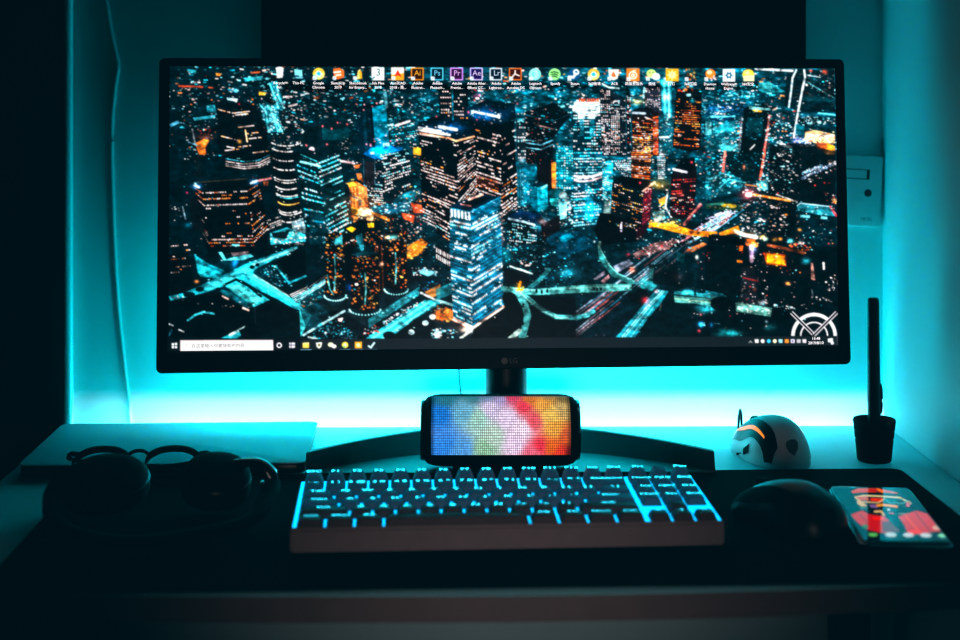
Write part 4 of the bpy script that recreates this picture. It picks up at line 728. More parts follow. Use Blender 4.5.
    S.poly(c(580, 150, 780, 150, 720, 220, 600, 240), (.03, .06, .08), .9); S.poly(c(655, 168, 700, 150, 780, 175, 720, 200), (.28, .42, .48)); S.poly(c(685, 165, 755, 175, 720, 195, 670, 180), (.35, .82, .88)); S.lights(c(630, 150, 790, 140, 790, 200, 640, 200), 26, [(W_, 3), (LC, 2)], .5, 1, 120)
    S.poly(c(590, 40, 680, -20, 720, 10, 660, 80, 600, 100), (.80, .38, .06)); S.lights(c(600, 20, 720, 0, 680, 90, 600, 100), 40, [(YE, 3), (OR, 4)], .5, 1.3, 121); S.poly(c(680, 270, 790, 230, 790, 300, 740, 320), (.92, .52, .20), .8); S.line(c(680, 290, 790, 345), 2.2, (.8, .82, .82)); S.poly(c(670, 255, 790, 215, 790, 240, 700, 285), (.04, .08, .10)); S.lights(c(690, 230, 790, 215, 790, 250, 690, 280), 18, [(CY, 3), (BL, 2)], .5, .9, 122)
    S.poly(c(355, 555, 470, 480, 700, 330, 790, 330, 790, 350, 640, 440, 500, 555), (.10, .55, .60)); S.line(c(400, 550, 720, 345), 2.4, (.35, .80, .83), .8); S.line(c(450, 555, 760, 350), 1.6, (.5, .85, .85), .6); S.lights(c(400, 490, 680, 330, 700, 345, 420, 510), 60, [(W_, 4), (PK, 2), (LC, 3)], .5, 1.0, 123); S.lights(c(360, 490, 440, 470, 440, 510, 350, 530), 18, [(RD, 2), (W_, 3)], .5, 1.0, 124); S.poly(c(420, 460, 460, 450, 470, 480, 430, 485), DK2); S.poly(c(490, 555, 640, 440, 720, 430, 790, 500, 790, 555), (.01, .05, .06), .85); S.disc(*c(500, 530)[0], 6, 4, (.0, .05, .06))
    for p in ((625, 512), (705, 460), (745, 425), (770, 520)): S.disc(*c(*p)[0], 3.2, 2.6, (.72, .86, .88))
    S.glow(*c(778, 415)[0], 5, 5, (.75, .22, .05)); S.lights(c(740, 490, 793, 490, 793, 550, 740, 550), 26, [(LC, 3), (W_, 3)], .6, 1.3, 125)
    S.line(c(15, 528, 248, 392), 2.2, (.50, .66, .68)); S.lights(c(80, 470, 230, 440, 330, 555, 60, 555), 110, [(CY, 4), (TE, 3), (LC, 2), (W_, .8)], .4, 1.0, 126, 1.6, -.5); S.poly(c(210, 435, 240, 430, 232, 455, 212, 450), (.9, .7, .68)); S.line(c(45, 540, 85, 548), 2, (.7, .8, .8))
    S.poly(c(250, 0, 300, 0, 300, 300, 260, 300), (.006, .02, .03)); S.glow(*c(285, 265)[0], 4, 5, (.02, .22, .5)); S.poly(c(400, 0, 500, 0, 500, 280, 430, 300), (.02, .03, .04))
    for x in (420, 432, 455, 478): S.line(c(x, -40, x + 12, 280), .9, (.42, .16, .05), .9); S.lights(c(x - 4, -40, x + 5, -40, x + 17, 280, x + 7, 280), 26, ORG, .35, .6, x, 1)
    S.glow(*c(458, 130)[0], 2.2, 2.2, (.9, .6, .5))
    cyls = ((140, 250, -45, 310, 5), (480, 600, -55, 275, 6), (285, 442, 60, 390, 7))
    for x0, x1, y0, y1, sd in cyls:
        S.disc(*c((x0 + x1) / 2, y1 - 6)[0], (x1 - x0) / 2 / 5.664 + 2.4, 6.4, (.02, .10, .13))
        P = [((x0 + x1) / 2 + (x1 - x0) / 2 * math.cos(t_) * 1.12, y1 - 6 + 26 * math.sin(t_) * 1.2) for t_ in np.linspace(PI * .98, .02, 15)]
        for px, py in P: S.disc(*c(px, py)[0], .95, .75, (.55, .92, .95))
        S.poly(c(x0, y0, x1, y0, x1, y1 - 14, (x0 + x1) / 2, y1 + 6, x0, y1 - 14), (.012, .028, .036))
        S.lights(c(x0 + 4, y0, x1 - 4, y0, x1 - 4, y1 - 18, (x0 + x1) / 2, y1, x0 + 4, y1 - 18), int((x1 - x0) * (y1 - y0) / 400), [(OR, 6), (DO, 2), (YE, 2.4), (CY, .5), (W_, .8)], .5, 1.25, 130 + sd, 1.3)
        xc = x0 + (x1 - x0) * (.46 if sd != 7 else .5)
        S.line(c(xc, y0 + 120, xc + 6, y0 + 230), 1.4, (.25, .6, .62), .8); S.line(c(xc + 4, y1 - 110, xc, y1 - 35), 1.6, (.35, .75, .76), .8)
    S.line(c(150, 190, 165, 270, 185, 300), 1.5, (.25, .70, .72), .8)
    S.poly(c(280, 75, 345, 55, 440, 62, 410, 80, 320, 85), (.02, .20, .24)); S.poly(c(325, 0, 355, 0, 358, 45, 345, 55, 335, 45), (.15, .55, .62)); S.glow(*c(345, 10)[0], 3, 5, (.1, .4, .45)); S.disc(*c(205, -2)[0], 5, 3, (.02, .12, .16)); S.glow(*c(200, 5)[0], 3, 1.6, (.05, .4, .45))
    k1 = T(1, 1)
    S.poly(k1(300, 520, 400, 470, 540, 480, 560, 640, 300, 640), (.01, .045, .06)); S.poly(k1(310, 530, 345, 515, 380, 530, 350, 555), (1, .66, .06)); S.poly(k1(455, 495, 500, 490, 500, 520, 462, 522), (1, .62, .05)); S.poly(k1(375, 580, 420, 560, 430, 640, 385, 640), (.08, .42, .48)); S.lights(k1(430, 560, 560, 540, 560, 640, 430, 640), 22, ORG, .45, .9, 141); S.lights(k1(300, 600, 380, 590, 380, 640, 300, 640), 12, ORG, .45, .9, 142); S.poly(k1(235, 600, 285, 570, 285, 640, 230, 640), (.2, .62, .66)); S.glow(*k1(630, 590)[0], 6, 2.6, (.3, .6, .6))
    # ---- tower with the blue grid, front centre
    c = T(2, 1); d = T(2, 2)
    TL, TM, TR, BR, BM, BL_ = c(78, 385)[0], c(237, 415)[0], c(442, 312)[0], d(383, 372)[0], d(207, 492)[0], d(98, 440)[0]
    S.glow(*d(205, 470)[0], 22, 8, (.30, .10, .05)); S.poly(d(0, 390, 60, 370, 100, 400, 110, 450, 0, 440), (.80, .38, .08), .8); S.lights(d(0, 360, 110, 380, 130, 450, 0, 450), 60, [(YE, 3), (OR, 4), (RD, 1)], .5, 1.3, 143); S.line(d(0, 330, 95, 360), 2.6, (.45, .62, .62), .8); S.poly(d(0, 270, 90, 230, 90, 300, 0, 330), (.08, .45, .50), .8)
    rowz = {0: .1, 1: .15, 2: .1, 4: .9, 5: .7, 7: .6, 8: .2, 10: .75, 11: .2, 13: .7, 14: .25, 18: .9, 19: .8, 21: .75, 22: .6, 24: .85, 25: .8, 27: .7, 28: .85, 30: .9, 31: .8}
    GP = [(WP, 4), (W_, 3), (LC, 1.5), (PK, 1)]
    S.windows([TL, TM, BM, BL_], 13, 31, .24, GP, (.03, .34, .44), .78, .52, .75, rowz, 51, dim=(.0, .03, .05)); S.windows([TM, TR, BR, BM], 18, 31, .26, GP, (.03, .38, .50), .78, .52, .78, rowz, 52, dim=(.0, .035, .06))
    S.poly([TM, TR, c(442, 365)[0], c(237, 470)[0]], (.0, .36, .50), .85); S.poly([TL, TM, c(237, 470)[0], c(82, 440)[0]], (.02, .22, .32), .8)
    for k in range(7): x = 82 + k * 24; S.line(c(x, 386 + k * 5, x + 3, 436 + k * 5), 2.1, (.93, .95, .98))
    S.poly(c(78, 385, 150, 345, 320, 290, 442, 312, 237, 415), (.01, .10, .18)); S.poly(c(150, 365, 310, 305, 380, 318, 240, 385), (.01, .035, .06)); S.line(c(78, 386, 237, 415, 442, 313), 1.1, (.08, .50, .62)); S.line(c(225, 330, 320, 295), 2.2, (1, .72, .64)); S.line(c(170, 362, 240, 375), 1.6, (.55, .30, .30))
    S.line([BL_, BM, BR], 3.2, (1, .50, .38)); S.line([BL_, BM, BR], 1.5, (1, .92, .86)); S.glow(*d(180, 500)[0], 8, 3, (.6, .5, .42)); S.line(d(140, 545, 200, 500), 2.6, (.9, .9, .85), .8); S.line(c(448, 420, 455, 640), 1.4, (.4, .3, .32), .7); S.lights(c(445, 330, 475, 330, 470, 640, 450, 640), 24, [(PK, 3), (W_, 2), (BL, 1)], .4, .9, 144)
    S.windows(d(0, 30, 82, 70, 82, 150, 0, 100), 8, 2, .9, [(WP, 3), (W_, 2)], (.05, .06, .08), .55, .7, .5, None, 53); S.windows(c(0, 330, 95, 380, 95, 620, 0, 560), 12, 11, .55, WARM + [(LC, 2)], (.012, .03, .045), .85, .42, .8, None, 54); S.lights(d(0, 500, 130, 500, 130, 548, 0, 548), 26, [(W_, 3), (LC, 3)], .6, 1.4, 145)
    # ---- lower centre: park, slip roads
    S.poly(d(210, 495, 385, 375, 440, 300, 793, 320, 793, 548, 200, 548), (.008, .035, .048), .9); S.poly(d(385, 60, 600, 30, 620, 250, 390, 240), (.006, .04, .055), .55); S.lights(d(385, 30, 620, 20, 620, 250, 390, 240), 90, [(TE, 6), (CY, 3), (LC, 1.2)], .4, 1.0, 146); S.line(d(420, 140, 545, 182), 1.8, (.72, .82, .82)); S.lights(d(480, 110, 570, 130, 570, 150, 480, 130), 10, [(PK, 3), (W_, 2)], .6, 1, 147); S.poly(d(380, 150, 500, 170, 540, 230, 400, 250), (.03, .045, .06), .9); S.glow(*d(400, 85)[0], 5, 7, (.0, .28, .32)); S.glow(*d(745, 175)[0], 8, 5, (.05, .40, .45)); S.lights(d(600, 60, 790, 60, 790, 240, 620, 240), 60, [(TE, 5), (CY, 3), (LC, 1)], .4, 1.0, 148)
    RDc = (.22, .55, .55)
    S.line(d(380, 265, 450, 280, 520, 320, 600, 385, 680, 425, 793, 430, 860, 415), 4.6, RDc); S.line(d(470, 300, 505, 360, 520, 420, 500, 500, 480, 560), 7.0, (.20, .50, .50)); S.poly(d(380, 252, 560, 268, 793, 250, 793, 290, 600, 302, 470, 300, 380, 285), (.24, .58, .57)); S.line(d(530, 262, 580, 225, 640, 160), 4.2, (.12, .46, .48), .9); S.poly(d(400, 548, 470, 490, 490, 500, 450, 548), (.50, .58, .55)); S.line(d(480, 290, 520, 330, 610, 395, 690, 430, 793, 436), 1.0, (.55, .78, .74), .7); S.line(d(395, 262, 560, 276, 793, 262), 1.2, (.50, .78, .74), .6)
    for p in ((495, 360), (560, 385), (570, 280), (600, 285), (630, 280), (545, 400)): S.disc(*d(*p)[0], 1.2, 2.0, (.01, .06, .07))
    S.poly(d(455, 270, 500, 265, 490, 280, 455, 280), (1, .55, .05)); S.line(d(470, 262, 478, 230), 2.4, (1, .48, .05)); S.glow(*d(472, 255)[0], 4, 4, (.5, .22, .0)); S.disc(*d(415, 320)[0], 7, 6, (.01, .03, .035)); S.poly(d(390, 330, 460, 320, 500, 470, 420, 500), (.01, .03, .035), .9)
    S.poly(d(535, 380, 600, 300, 690, 330, 650, 390, 560, 400), (.01, .03, .04), .6)
    e = T(3, 2)
    S.poly(e(150, 10, 210, 120, 260, 175, 350, 215, 380, 240, 330, 240, 230, 195, 160, 100), (.13, .42, .42)); S.line(e(155, 20, 215, 130, 265, 180, 355, 222), 1.4, (.40, .70, .66), .7); S.line(e(160, 30, 165, 5), 2.6, (.4, .65, .6), .8); S.glow(*e(185, 110)[0], 3, 5, (.08, .3, .3))
    S.poly(e(0, 250, 190, 240, 345, 240, 345, 275, 180, 285, 0, 292), (.24, .56, .54)); S.line(e(0, 262, 340, 252), 1.2, (.52, .78, .74), .6)
    for p in ((130, 268), (148, 270), (170, 268)): S.disc(*e(*p)[0], 1.2, 1.8, (.02, .08, .09))
    S.line(e(0, 432, 60, 425, 130, 395), 3.6, (.16, .50, .52)); S.glow(*e(430, 235)[0], 8, 5, (.08, .45, .48)); S.poly(e(380, 235, 440, 215, 490, 250, 460, 280, 400, 265), (.12, .48, .50), .8); S.poly(e(340, 290, 430, 270, 430, 330, 360, 350, 310, 300), (.01, .04, .05)); S.disc(*e(395, 310)[0], 7, 8, (.01, .045, .055))
    S.poly(e(250, 545, 350, 430, 440, 320, 490, 270, 555, 280, 510, 350, 440, 430, 360, 545), (.05, .44, .50)); S.line(e(285, 545, 430, 370, 520, 280), 1.0, (.62, .85, .84), .8); S.line(e(300, 545, 445, 370, 530, 282), .9, (.5, .8, .8), .8); S.line(e(335, 545, 470, 370), .8, (.4, .75, .78), .7); S.line(e(265, 545, 400, 385), 2.2, (.10, .55, .62), .6); S.glow(*e(425, 335)[0], 4, 4, (.6, .05, .08)); S.glow(*e(487, 283)[0], 2.4, 1.8, (.7, .15, .15)); S.lights(e(350, 440, 430, 340, 460, 360, 380, 470), 18, [(W_, 3), (LC, 2)], .35, .6, 149, 1)
    S.poly(e(380, 545, 440, 430, 520, 350, 600, 290, 793, 320, 793, 545), (.006, .05, .065), .6); S.line(e(420, 545, 440, 430), 1.6, (.01, .06, .07)); S.line(e(505, 390, 512, 350), 1.4, (.4, .4, .35), .6)
    S.line(e(595, 290, 680, 295, 793, 310), 3.6, (.10, .50, .54), .9); S.poly(e(585, 305, 793, 325, 793, 365, 700, 350, 590, 345), (.22, .48, .46)); S.line(e(590, 322, 793, 345), 1.1, (.60, .70, .55), .7); S.glow(*e(660, 285)[0], 7, 2.4, (.15, .55, .6)); S.glow(*e(755, 380)[0], 7, 4, (.10, .50, .54)); S.glow(*e(738, 468)[0], 2.6, 2.6, (.15, .65, 1)); S.glow(*e(737, 412)[0], 1.4, 1.4, (.8, .3, .3)); S.glow(*e(728, 505)[0], 1.6, 1.6, (.7, .1, .15)); S.line(e(708, 170, 705, 300), 2.2, (.01, .12, .15)); S.glow(*e(715, 90)[0], 1.6, 2.2, (.9, .8, .7)); S.line(e(480, 130, 600, 170), 1.6, (.06, .25, .28), .8); S.glow(*e(600, 200)[0], 5, 3.5, (.25, .12, .12)); S.poly(e(600, 60, 650, 70, 640, 125, 600, 110), (.03, .30, .34), .8)
    S.lights(e(700, 40, 793, 40, 793, 250, 700, 250), 10, [(RD, 2), (W_, 2)], .4, .7, 150); S.poly(e(440, 130, 600, 120, 620, 260, 560, 250, 470, 240), (.02, .04, .05), .7); S.poly(e(455, 150, 470, 150, 465, 215, 440, 210), (.15, .42, .42), .8)
    S.lights([(300, 150), (450, 150), (440, 260), (300, 260)], 90, [(PK, 3), (W_, 3), (LC, 3), (OR, 2)], .35, .7, 175, 1.5)
    S.lights([(480, 120), (720, 120), (720, 250), (500, 260)], 150, [(PK, 2), (W_, 3), (LC, 4), (CY, 3), (OR, 1)], .35, .75, 176, 1.5)
    S.lights([(620, 225), (838, 225), (838, 330), (700, 330)], 90, [(PK, 2), (W_, 3), (LC, 2), (OR, 1.6), (RD, 1)], .35, .7, 177, 1.5)
    # ---- fine clutter: everything in the city is grainy
    g1 = noise((H, W), 1, 1, 60); g1 = (g1 - g1.mean()) / g1.std(); g2 = noise((H, W), 3, 1, 61); g2 = (g2 - g2.mean()) / g2.std()
    g3 = noise((H, W), 9, 5, 62); g3 = (g3 - g3.mean()) / g3.std(); g4 = noise((H, W), 4, 3, 63); g4 = (g4 - g4.mean()) / g4.std()
    tex = np.clip(1 + .05 * g1 + .06 * g2 + .17 * g3 + .12 * g4, .35, 1.6)[..., None]
    S.a[...] = S.a * tex * 1.10
    lum = box_blur(box_blur(S.a.max(-1), 12, 0), 12, 1)
    wgt = np.clip((lum - .10) * 2.2, 0, .8)
    rg = np.random.RandomState(77)
    for _ in range(4200):
        x = rg.uniform(168, 838); y = rg.uniform(90, 338); j = int((y - PYT) * PS); i = int((x - PX0) * PS)
        if rg.rand() > wgt[j, i] * (1.2 if y < 250 else .6): continue
        col = S.a[max(0, j - 8):j + 8, max(0, i - 8):i + 8].reshape(-1, 3); col = col[np.argmax(col.sum(1))]
        cc = np.clip(col * .7 + np.array([W_, LC, PK, CY][rg.randint(4)]) * .35, 0, 1)
        S.line([(x, y), (x + rg.uniform(.2, 1.4), y + rg.uniform(-.2, .2))], rg.uniform(.6, 1.2), cc, .9)
    # ---- taskbar
    tb = [(166, 340), (845, 336), (845, 352), (166, 356)]
    S.poly(tb, (.095, .13, .155)); S.poly([(166, 340), (300, 339.2), (300, 354), (166, 356)], (.03, .06, .085))
    S.poly([(180.3, 340.6), (272.4, 340.2), (272.6, 351.3), (180.2, 351.8)], (.90, .85, .82)); S.line([(180.3, 340.6), (272.4, 340.2), (272.6, 351.3), (180.2, 351.8), (180.3, 340.6)], .5, (.95, .70, .75), .7)
    S.disc(186.6, 345.2, 1.2, 1.2, (.55, .48, .48), 1, .6); S.line([(186, 346.2), (184.6, 347.6)], .5, (.55, .48, .48))
    for x, y in ((171.8, 343.4), (174.6, 343.0), (171.8, 346.2), (174.6, 346.2)): S.poly([(x, y), (x + 2.3, y - .3), (x + 2.3, y + 2.3), (x, y + 2.3)], (.95, .95, .97))
    S.disc(278.6, 345.4, 2.7, 2.7, (.95, .90, .95), 1, .55); S.poly([(288.7, 342.8), (294.2, 342.6), (294.2, 347.8), (288.7, 348)], (.88, .84, .92)); S.line([(290.4, 342.4), (290.4, 348.2)], .6, (.1, .1, .14)); S.line([(288.7, 345.3), (294.2, 345.2)], .6, (.1, .1, .14))
    S.poly([(302, 343), (308.4, 342.4), (308.4, 348), (302, 348)], (1, .86, .50)); S.poly([(302, 344.6), (308.4, 344.4), (308.4, 348), (302, 348)], (.95, .74, .28)); S.poly([(315.2, 342.6), (321.4, 342.4), (320.6, 346.6), (318.3, 348.8), (315.9, 346.8)], (.92, .92, .86)); S.disc(318.3, 345.2, 1.4, 1.4, (.5, .45, .2))
    S.disc(330, 344.8, 2.9, 2.2, (.90, .90, .70)); S.disc(333.2, 346.4, 2.4, 1.9, (.98, .96, .90)); S.disc(344.3, 345, 3.2, 3.0, (.98, .76, .22)); S.disc(344.3, 345, 1.4, 1.3, (.95, .95, .9)); S.disc(343.2, 346.6, 1.4, 1.2, (.55, .75, .4)); S.poly([(354, 342), (361, 341.8), (361, 348.2), (354, 348.4)], (1, .60, .10)); S.disc(357.5, 345.2, 1.9, 1.8, (1, .90, .65)); S.line([(367.8, 346.2), (370, 347.6), (373.4, 343)], 1.8, (.75, .92, .98))
    for a, b in ((300, 310.6), (339, 349.6), (352, 362.8), (365, 376)): S.line([(a, 350.3), (b, 350.1)], 1.1, (.45, .72, .88))
    S.line([(748.6, 342.8), (750.2, 341.2), (751.8, 342.8)], .6, (.85, .85, .85))
    for x, col in ((756.4, (.9, .85, .85)), (762.4, (.9, .88, .85)), (768.6, (.2, .7, .85)), (774.6, (.9, .88, .7)), (780.4, (.55, .78, .9)), (786.6, (1, .5, .15)), (792.6, (.85, .8, .95)), (798.6, (.7, .68, .7)), (804.4, (.82, .76, .8))):
        S.disc(x, 341.2, 2.0, 2.0, col) if x in (762.4, 768.6, 774.6) else S.poly([(x - 2, 339.4), (x + 2.1, 339.3), (x + 1.9, 343), (x - 1.8, 343.1)], col)
    S.disc(792.6, 341.2, .9, .9, (.2, .15, .4)); S.poly([(828, 338.6), (833, 338.4), (833, 342.4), (828, 342.4)], (.9, .9, .92)); S.disc(832.4, 343, 1.8, 1.8, (.75, .75, .78)); S.line([(837.3, 336.4), (837.3, 345.5)], .5, (.4, .42, .45))
    # ---- round emblem above the clock, with a wide V
    ex, ey = 705 + 618 / 5.664, 242 + 533 / 5.664
    S.disc(ex, ey, 23, 23, (.95, .90, .91), 1, .85, 'top'); S.disc(ex, ey, 14.2, 14.2, (.92, .88, .90), 1, .90, 'top')
    for dx in (-1, 1):
        a = (ex + dx * 22.6, ey - 23.2); b = (ex, ey - 1)
        S.line([(a[0] + 0, a[1]), b], 3.6, (.03, .05, .07)); n_ = (.62, .62 * dx)
        for o_ in (-1.35, 1.35): S.line([(a[0] + o_ * .7, a[1] + dx * o_ * .7), (b[0] + o_ * .7, b[1] + dx * o_ * .7)], .9, (.95, .90, .92))
    S.poly([(790, 336.3), (845, 336), (845, 338), (790, 338)], (.095, .13, .155), .0)
    # ---- desktop icons
    def ic(k): return (279 + 19.62 * k if k < 19 else (652, 671.5, 690.5, 710, 728.5, 748)[k - 19]), 73.6 + k * .05
    def sq(x, y, r, col, rim=None, al=1):
        S.poly([(x - r, y - r), (x + r, y - r), (x + r, y + r), (x - r, y + r)], rim or col, al)
        if rim: S.poly([(x - r + 1, y - r + 1), (x + r - 1, y - r + 1), (x + r - 1, y + r - 1), (x - r + 1, y + r - 1)], col)
    def arrow(x, y): S.poly([(x - 6, y + 2.6), (x - 2.4, y + 2.6), (x - 2.4, y + 6.2), (x - 6, y + 6.2)], (.92, .92, .94)); S.line([(x - 5.2, y + 5.4), (x - 3.2, y + 3.6)], .6, (.2, .4, .6))
    for x0 in np.linspace(270, 755, 40): S.glow(x0, 86, 9, 4, (-.10, -.12, -.14))
    x, y = ic(0); S.poly([(x - 3.6, y - 5), (x + 3.8, y - 5), (x + 3, y + 4), (x - 2.6, y + 4.6)], (.90, .93, .93)); S.disc(x - .8, y - 1, 1.6, 1.6, (.5, .7, .7), 1, .5); S.disc(x, y - 5, 4, 1.8, (.95, .95, .95))
    x, y = ic(1); S.poly([(x - 5, y - 4.6), (x + 2.8, y - 3.4), (x + 3, y + 2.2), (x - 4.6, y + 1.6)], (.45, .82, .90)); S.line([(x - 3, y + 4), (x + 3, y + 4)], 1.6, (.4, .7, .78))
    for k, c1_, c2_ in ((2, (.98, .72, .18), (.55, .85, .6)), (16, (1, .66, .20), (.7, .9, .55))):
        x, y = ic(k); x -= .2; S.disc(x, y, 5.9, 5.9, c1_); S.poly([(x - 5.8, y + 1), (x, y), (x - 1, y + 5.8), (x - 4.4, y + 4)], c2_); S.poly([(x, y + .5), (x + 5.8, y - 1), (x + 4.8, y + 3.6), (x - .6, y + 5.8)], (1, .88, .45)); S.poly([(x - 5, y - 3), (x + 4.8, y - 3.4), (x + 2, y - 1), (x - 3, y - 1)], (1, .55, .12)); S.disc(x, y, 2.9, 2.9, (.92, .96, .95)); S.disc(x, y, 2.1, 2.1, (.15, .62, .78)); arrow(x, y)
    x, y = ic(3); S.poly([(x - 5.4, y - 5), (x + 1, y - 5.8), (x + 5.6, y - 3), (x + 5.4, y + 3.6), (x - 1, y + 5.6), (x - 4.6, y + 4)], (1, .36, .10)); S.line([(x - 4.6, y - 1.4), (x + 1.6, y - 2)], 1.7, (1, .88, .82)); S.line([(x - 2.4, y + 1.6), (x + 2, y + 1)], 1.6, (1, .88, .82)); arrow(x, y)
    x, y = ic(4); S.poly([(x - 1.6, y + 5.6), (x - .4, y - 3), (x + 2, y - 5), (x + 3.4, y + 4.8)], (1, .80, .45)); S.poly([(x + .4, y - 2), (x + 3.2, y - 3), (x + 3.8, y + 4.6), (x + 1.4, y + 5.2)], (1, .60, .10)); arrow(x + 1, y)
    x, y = ic(5); sq(x, y, 6.4, (.92, .95, .95)); S.line([(x - 6.2, y + 5.6), (x - 3.6, y + 3.2)], 1.4, (.1, .4, .45))
    x, y = ic(6); sq(x, y, 6.4, (.96, .90, .82)); S.poly([(x - 6.4, y + 1), (x + 6.4, y - 1), (x + 6.4, y + 6.4), (x - 6.4, y + 6.4)], (1, .55, .10)); S.poly([(x - 4, y + 3.4), (x + .2, y - 4.4), (x + 4.2, y + 3.4), (x, y + 1.4)], (.95, .12, .04)); arrow(x, y)
    for k, bg_, rm_ in ((7, (.22, .06, .0), (1, .55, .05)), (8, (.01, .10, .17), (.30, .78, .95)), (9, (.22, .03, .25), (.88, .55, 1)), (10, (.12, .04, .33), (.82, .74, 1)), (11, (.02, .09, .17), (.80, .90, 1)), (12, (.25, .03, .0), (1, .40, .05))):
        x, y = ic(k); sq(x, y, 6.3, bg_, rm_); arrow(x, y)
    x, y = ic(12); S.line([(x - 3.4, y + 3), (x - .4, y - .4), (x - .2, y - 3.6)], 1.2, (1, .92, .88)); S.line([(x - .4, y - .2), (x + 3.8, y + 1.6)], 1.2, (1, .92, .88))
    x, y = ic(13); S.disc(x, y, 6, 6, (.55, .86, .80)); S.disc(x, y, 5, 5, (.35, .72, .70)); S.disc(x - 1, y, 3.4, 4.4, (.62, .90, .84), 1, .7); S.disc(x + 1.4, y, 2, 4, (.62, .90, .84), 1, .6); arrow(x, y)
    x, y = ic(14); S.disc(x, y, 5.9, 5.9, (.55, .88, .48)); 
    for k, (w_, yy) in enumerate(((3.6, -2.2), (3.1, 0), (2.5, 2.1))): S.line([(x - w_, y + yy + .4), (x, y + yy - .4), (x + w_, y + yy + .8)], 1.1, (.06, .22, .08))
    arrow(x, y)
    x, y = ic(15); S.disc(x, y, 6, 6, (.05, .30, .50)); S.disc(x + 2, y - 2.2, 3, 3, (.92, .95, .98)); S.disc(x + 2, y - 2.2, 1.5, 1.5, (.1, .35, .55)); S.line([(x - 5, y + 2.4), (x - 1, y + 3), (x + 1.6, y - .6)], 2.4, (.92, .95, .98)); arrow(x - .6, y)
    x, y = ic(17); S.poly([(x - 5.2, y - 5), (x + 5.4, y - 5), (x + 4.4, y + 4), (x, y + 6), (x - 4, y + 4)], (.92, .92, .86)); S.poly([(x - 2.4, y + 1), (x, y - 3.6), (x + 3, y + 2), (x, y + 3)], (.95, .35, .15)); arrow(x, y)
    x, y = ic(18); y += .4; sq(x, y, 6.4, (1, .42, .10)); S.disc(x, y + .4, 4.2, 4.2, (1, .92, .86), 1, .72); S.disc(x, y + .8, 1.9, 1.9, (1, .92, .86), 1, .5); S.line([(x + .6, y + .6), (x + .2, y - 4), (x + 2.6, y - 4.6)], .9, (1, .92, .86)); arrow(x, y)
    x, y = ic(19); S.disc(x - 1.4, y - 1, 4.8, 4.2, (.72, .90, .45)); S.disc(x + 3.4, y + 2, 3.9, 3.5, (.95, .96, .92)); S.disc(x - 3, y - 2, .7, .7, (.2, .35, .1)); S.disc(x + .2, y - 2, .7, .7, (.2, .35, .1)); arrow(x - .5, y)
    x, y = ic(20); y += .4; sq(x, y, 6.4, (1, .58, .06)); S.disc(x, y, 3.6, 3.4, (1, .90, .62))
    for a in range(8): S.line([(x, y), (x + 5 * math.cos(a * PI / 4), y + 5 * math.sin(a * PI / 4))], 1.0, (1, .86, .5))
    x, y = ic(21); S.lights([(x - 5.5, y - 5.5), (x + 5.5, y - 5.5), (x + 5.5, y + 5.5), (x - 5.5, y + 5.5)], 40, [((.5, .28, .10), 3), ((.95, .78, .35), 3), ((.9, .4, .1), 2), ((.4, .7, .8), 2), ((.05, .05, .1), 3)], .8, 1.5, 160, 1); arrow(x, y)
    x, y = ic(22); S.disc(x, y - .8, 5, 4.8, (1, .45, .10)); S.disc(x - 1, y - 2.4, 2.6, 2, (1, .80, .62)); S.lights([(x - 1, y + 2), (x + 7, y + 1), (x + 7, y + 6), (x - 1, y + 6)], 16, [(W_, 2), ((.9, .5, .5), 2)], .5, 1, 161); arrow(x, y)
    x, y = ic(23); sq(x, y + .6, 6.2, (.92, .94, .95)); S.line([(x - 4.4, y - 3.8), (x + 4.4, y - 3.8), (x + 4.4, y + 5), (x - 4.4, y + 5), (x - 4.4, y - 3.8)], .7, (.6, .7, .75)); S.disc(x, y + .6, 2.8, 2.8, (.12, .38, .50), 1, .42)
    for a in range(6): S.disc(x + 3 * math.cos(a * PI / 3), y + .6 + 3 * math.sin(a * PI / 3), .8, .8, (.12, .38, .50))
    x, y = ic(24); S.disc(x, y, 6, 5.6, (1, .74, .20)); S.poly([(x - 5, y + 1), (x + 6, y), (x + 6, y + 6.4), (x - 5, y + 6.4)], (.95, .90, .66), .9); S.disc(x - 1, y - 2, 2.6, 2, (1, .90, .55))
    a = S.a
    b = box_blur(box_blur(a, 1, 0), 1, 1)
    bl = box_blur(box_blur(np.clip(a, 0, 1.2), 9, 0), 9, 1)
    b = np.clip(b, 0, 1.3); b = b * (.55 + .62 * np.clip(b.max(-1, keepdims=True) * 1.35, 0, 1))
    return to_linear(np.clip(b, 0, 1) + .12 * bl * np.array((.7, 1, 1)))

def smooth2(P, n):
    out = []
    for i in range(len(P) - 1):
        p0 = P[max(0, i - 1)]; p1 = P[i]; p2 = P[i + 1]; p3 = P[min(len(P) - 1, i + 2)]
        for k in range(n):
            t = k / n
            out.append(tuple(.5 * (2 * p1[d] + (p2[d] - p0[d]) * t + (2 * p0[d] - 5 * p1[d] + 4 * p2[d] - p3[d]) * t * t + (3 * p1[d] - p0[d] - 3 * p2[d] + p3[d]) * t ** 3) for d in (0, 1)))
    return out + [P[-1]]

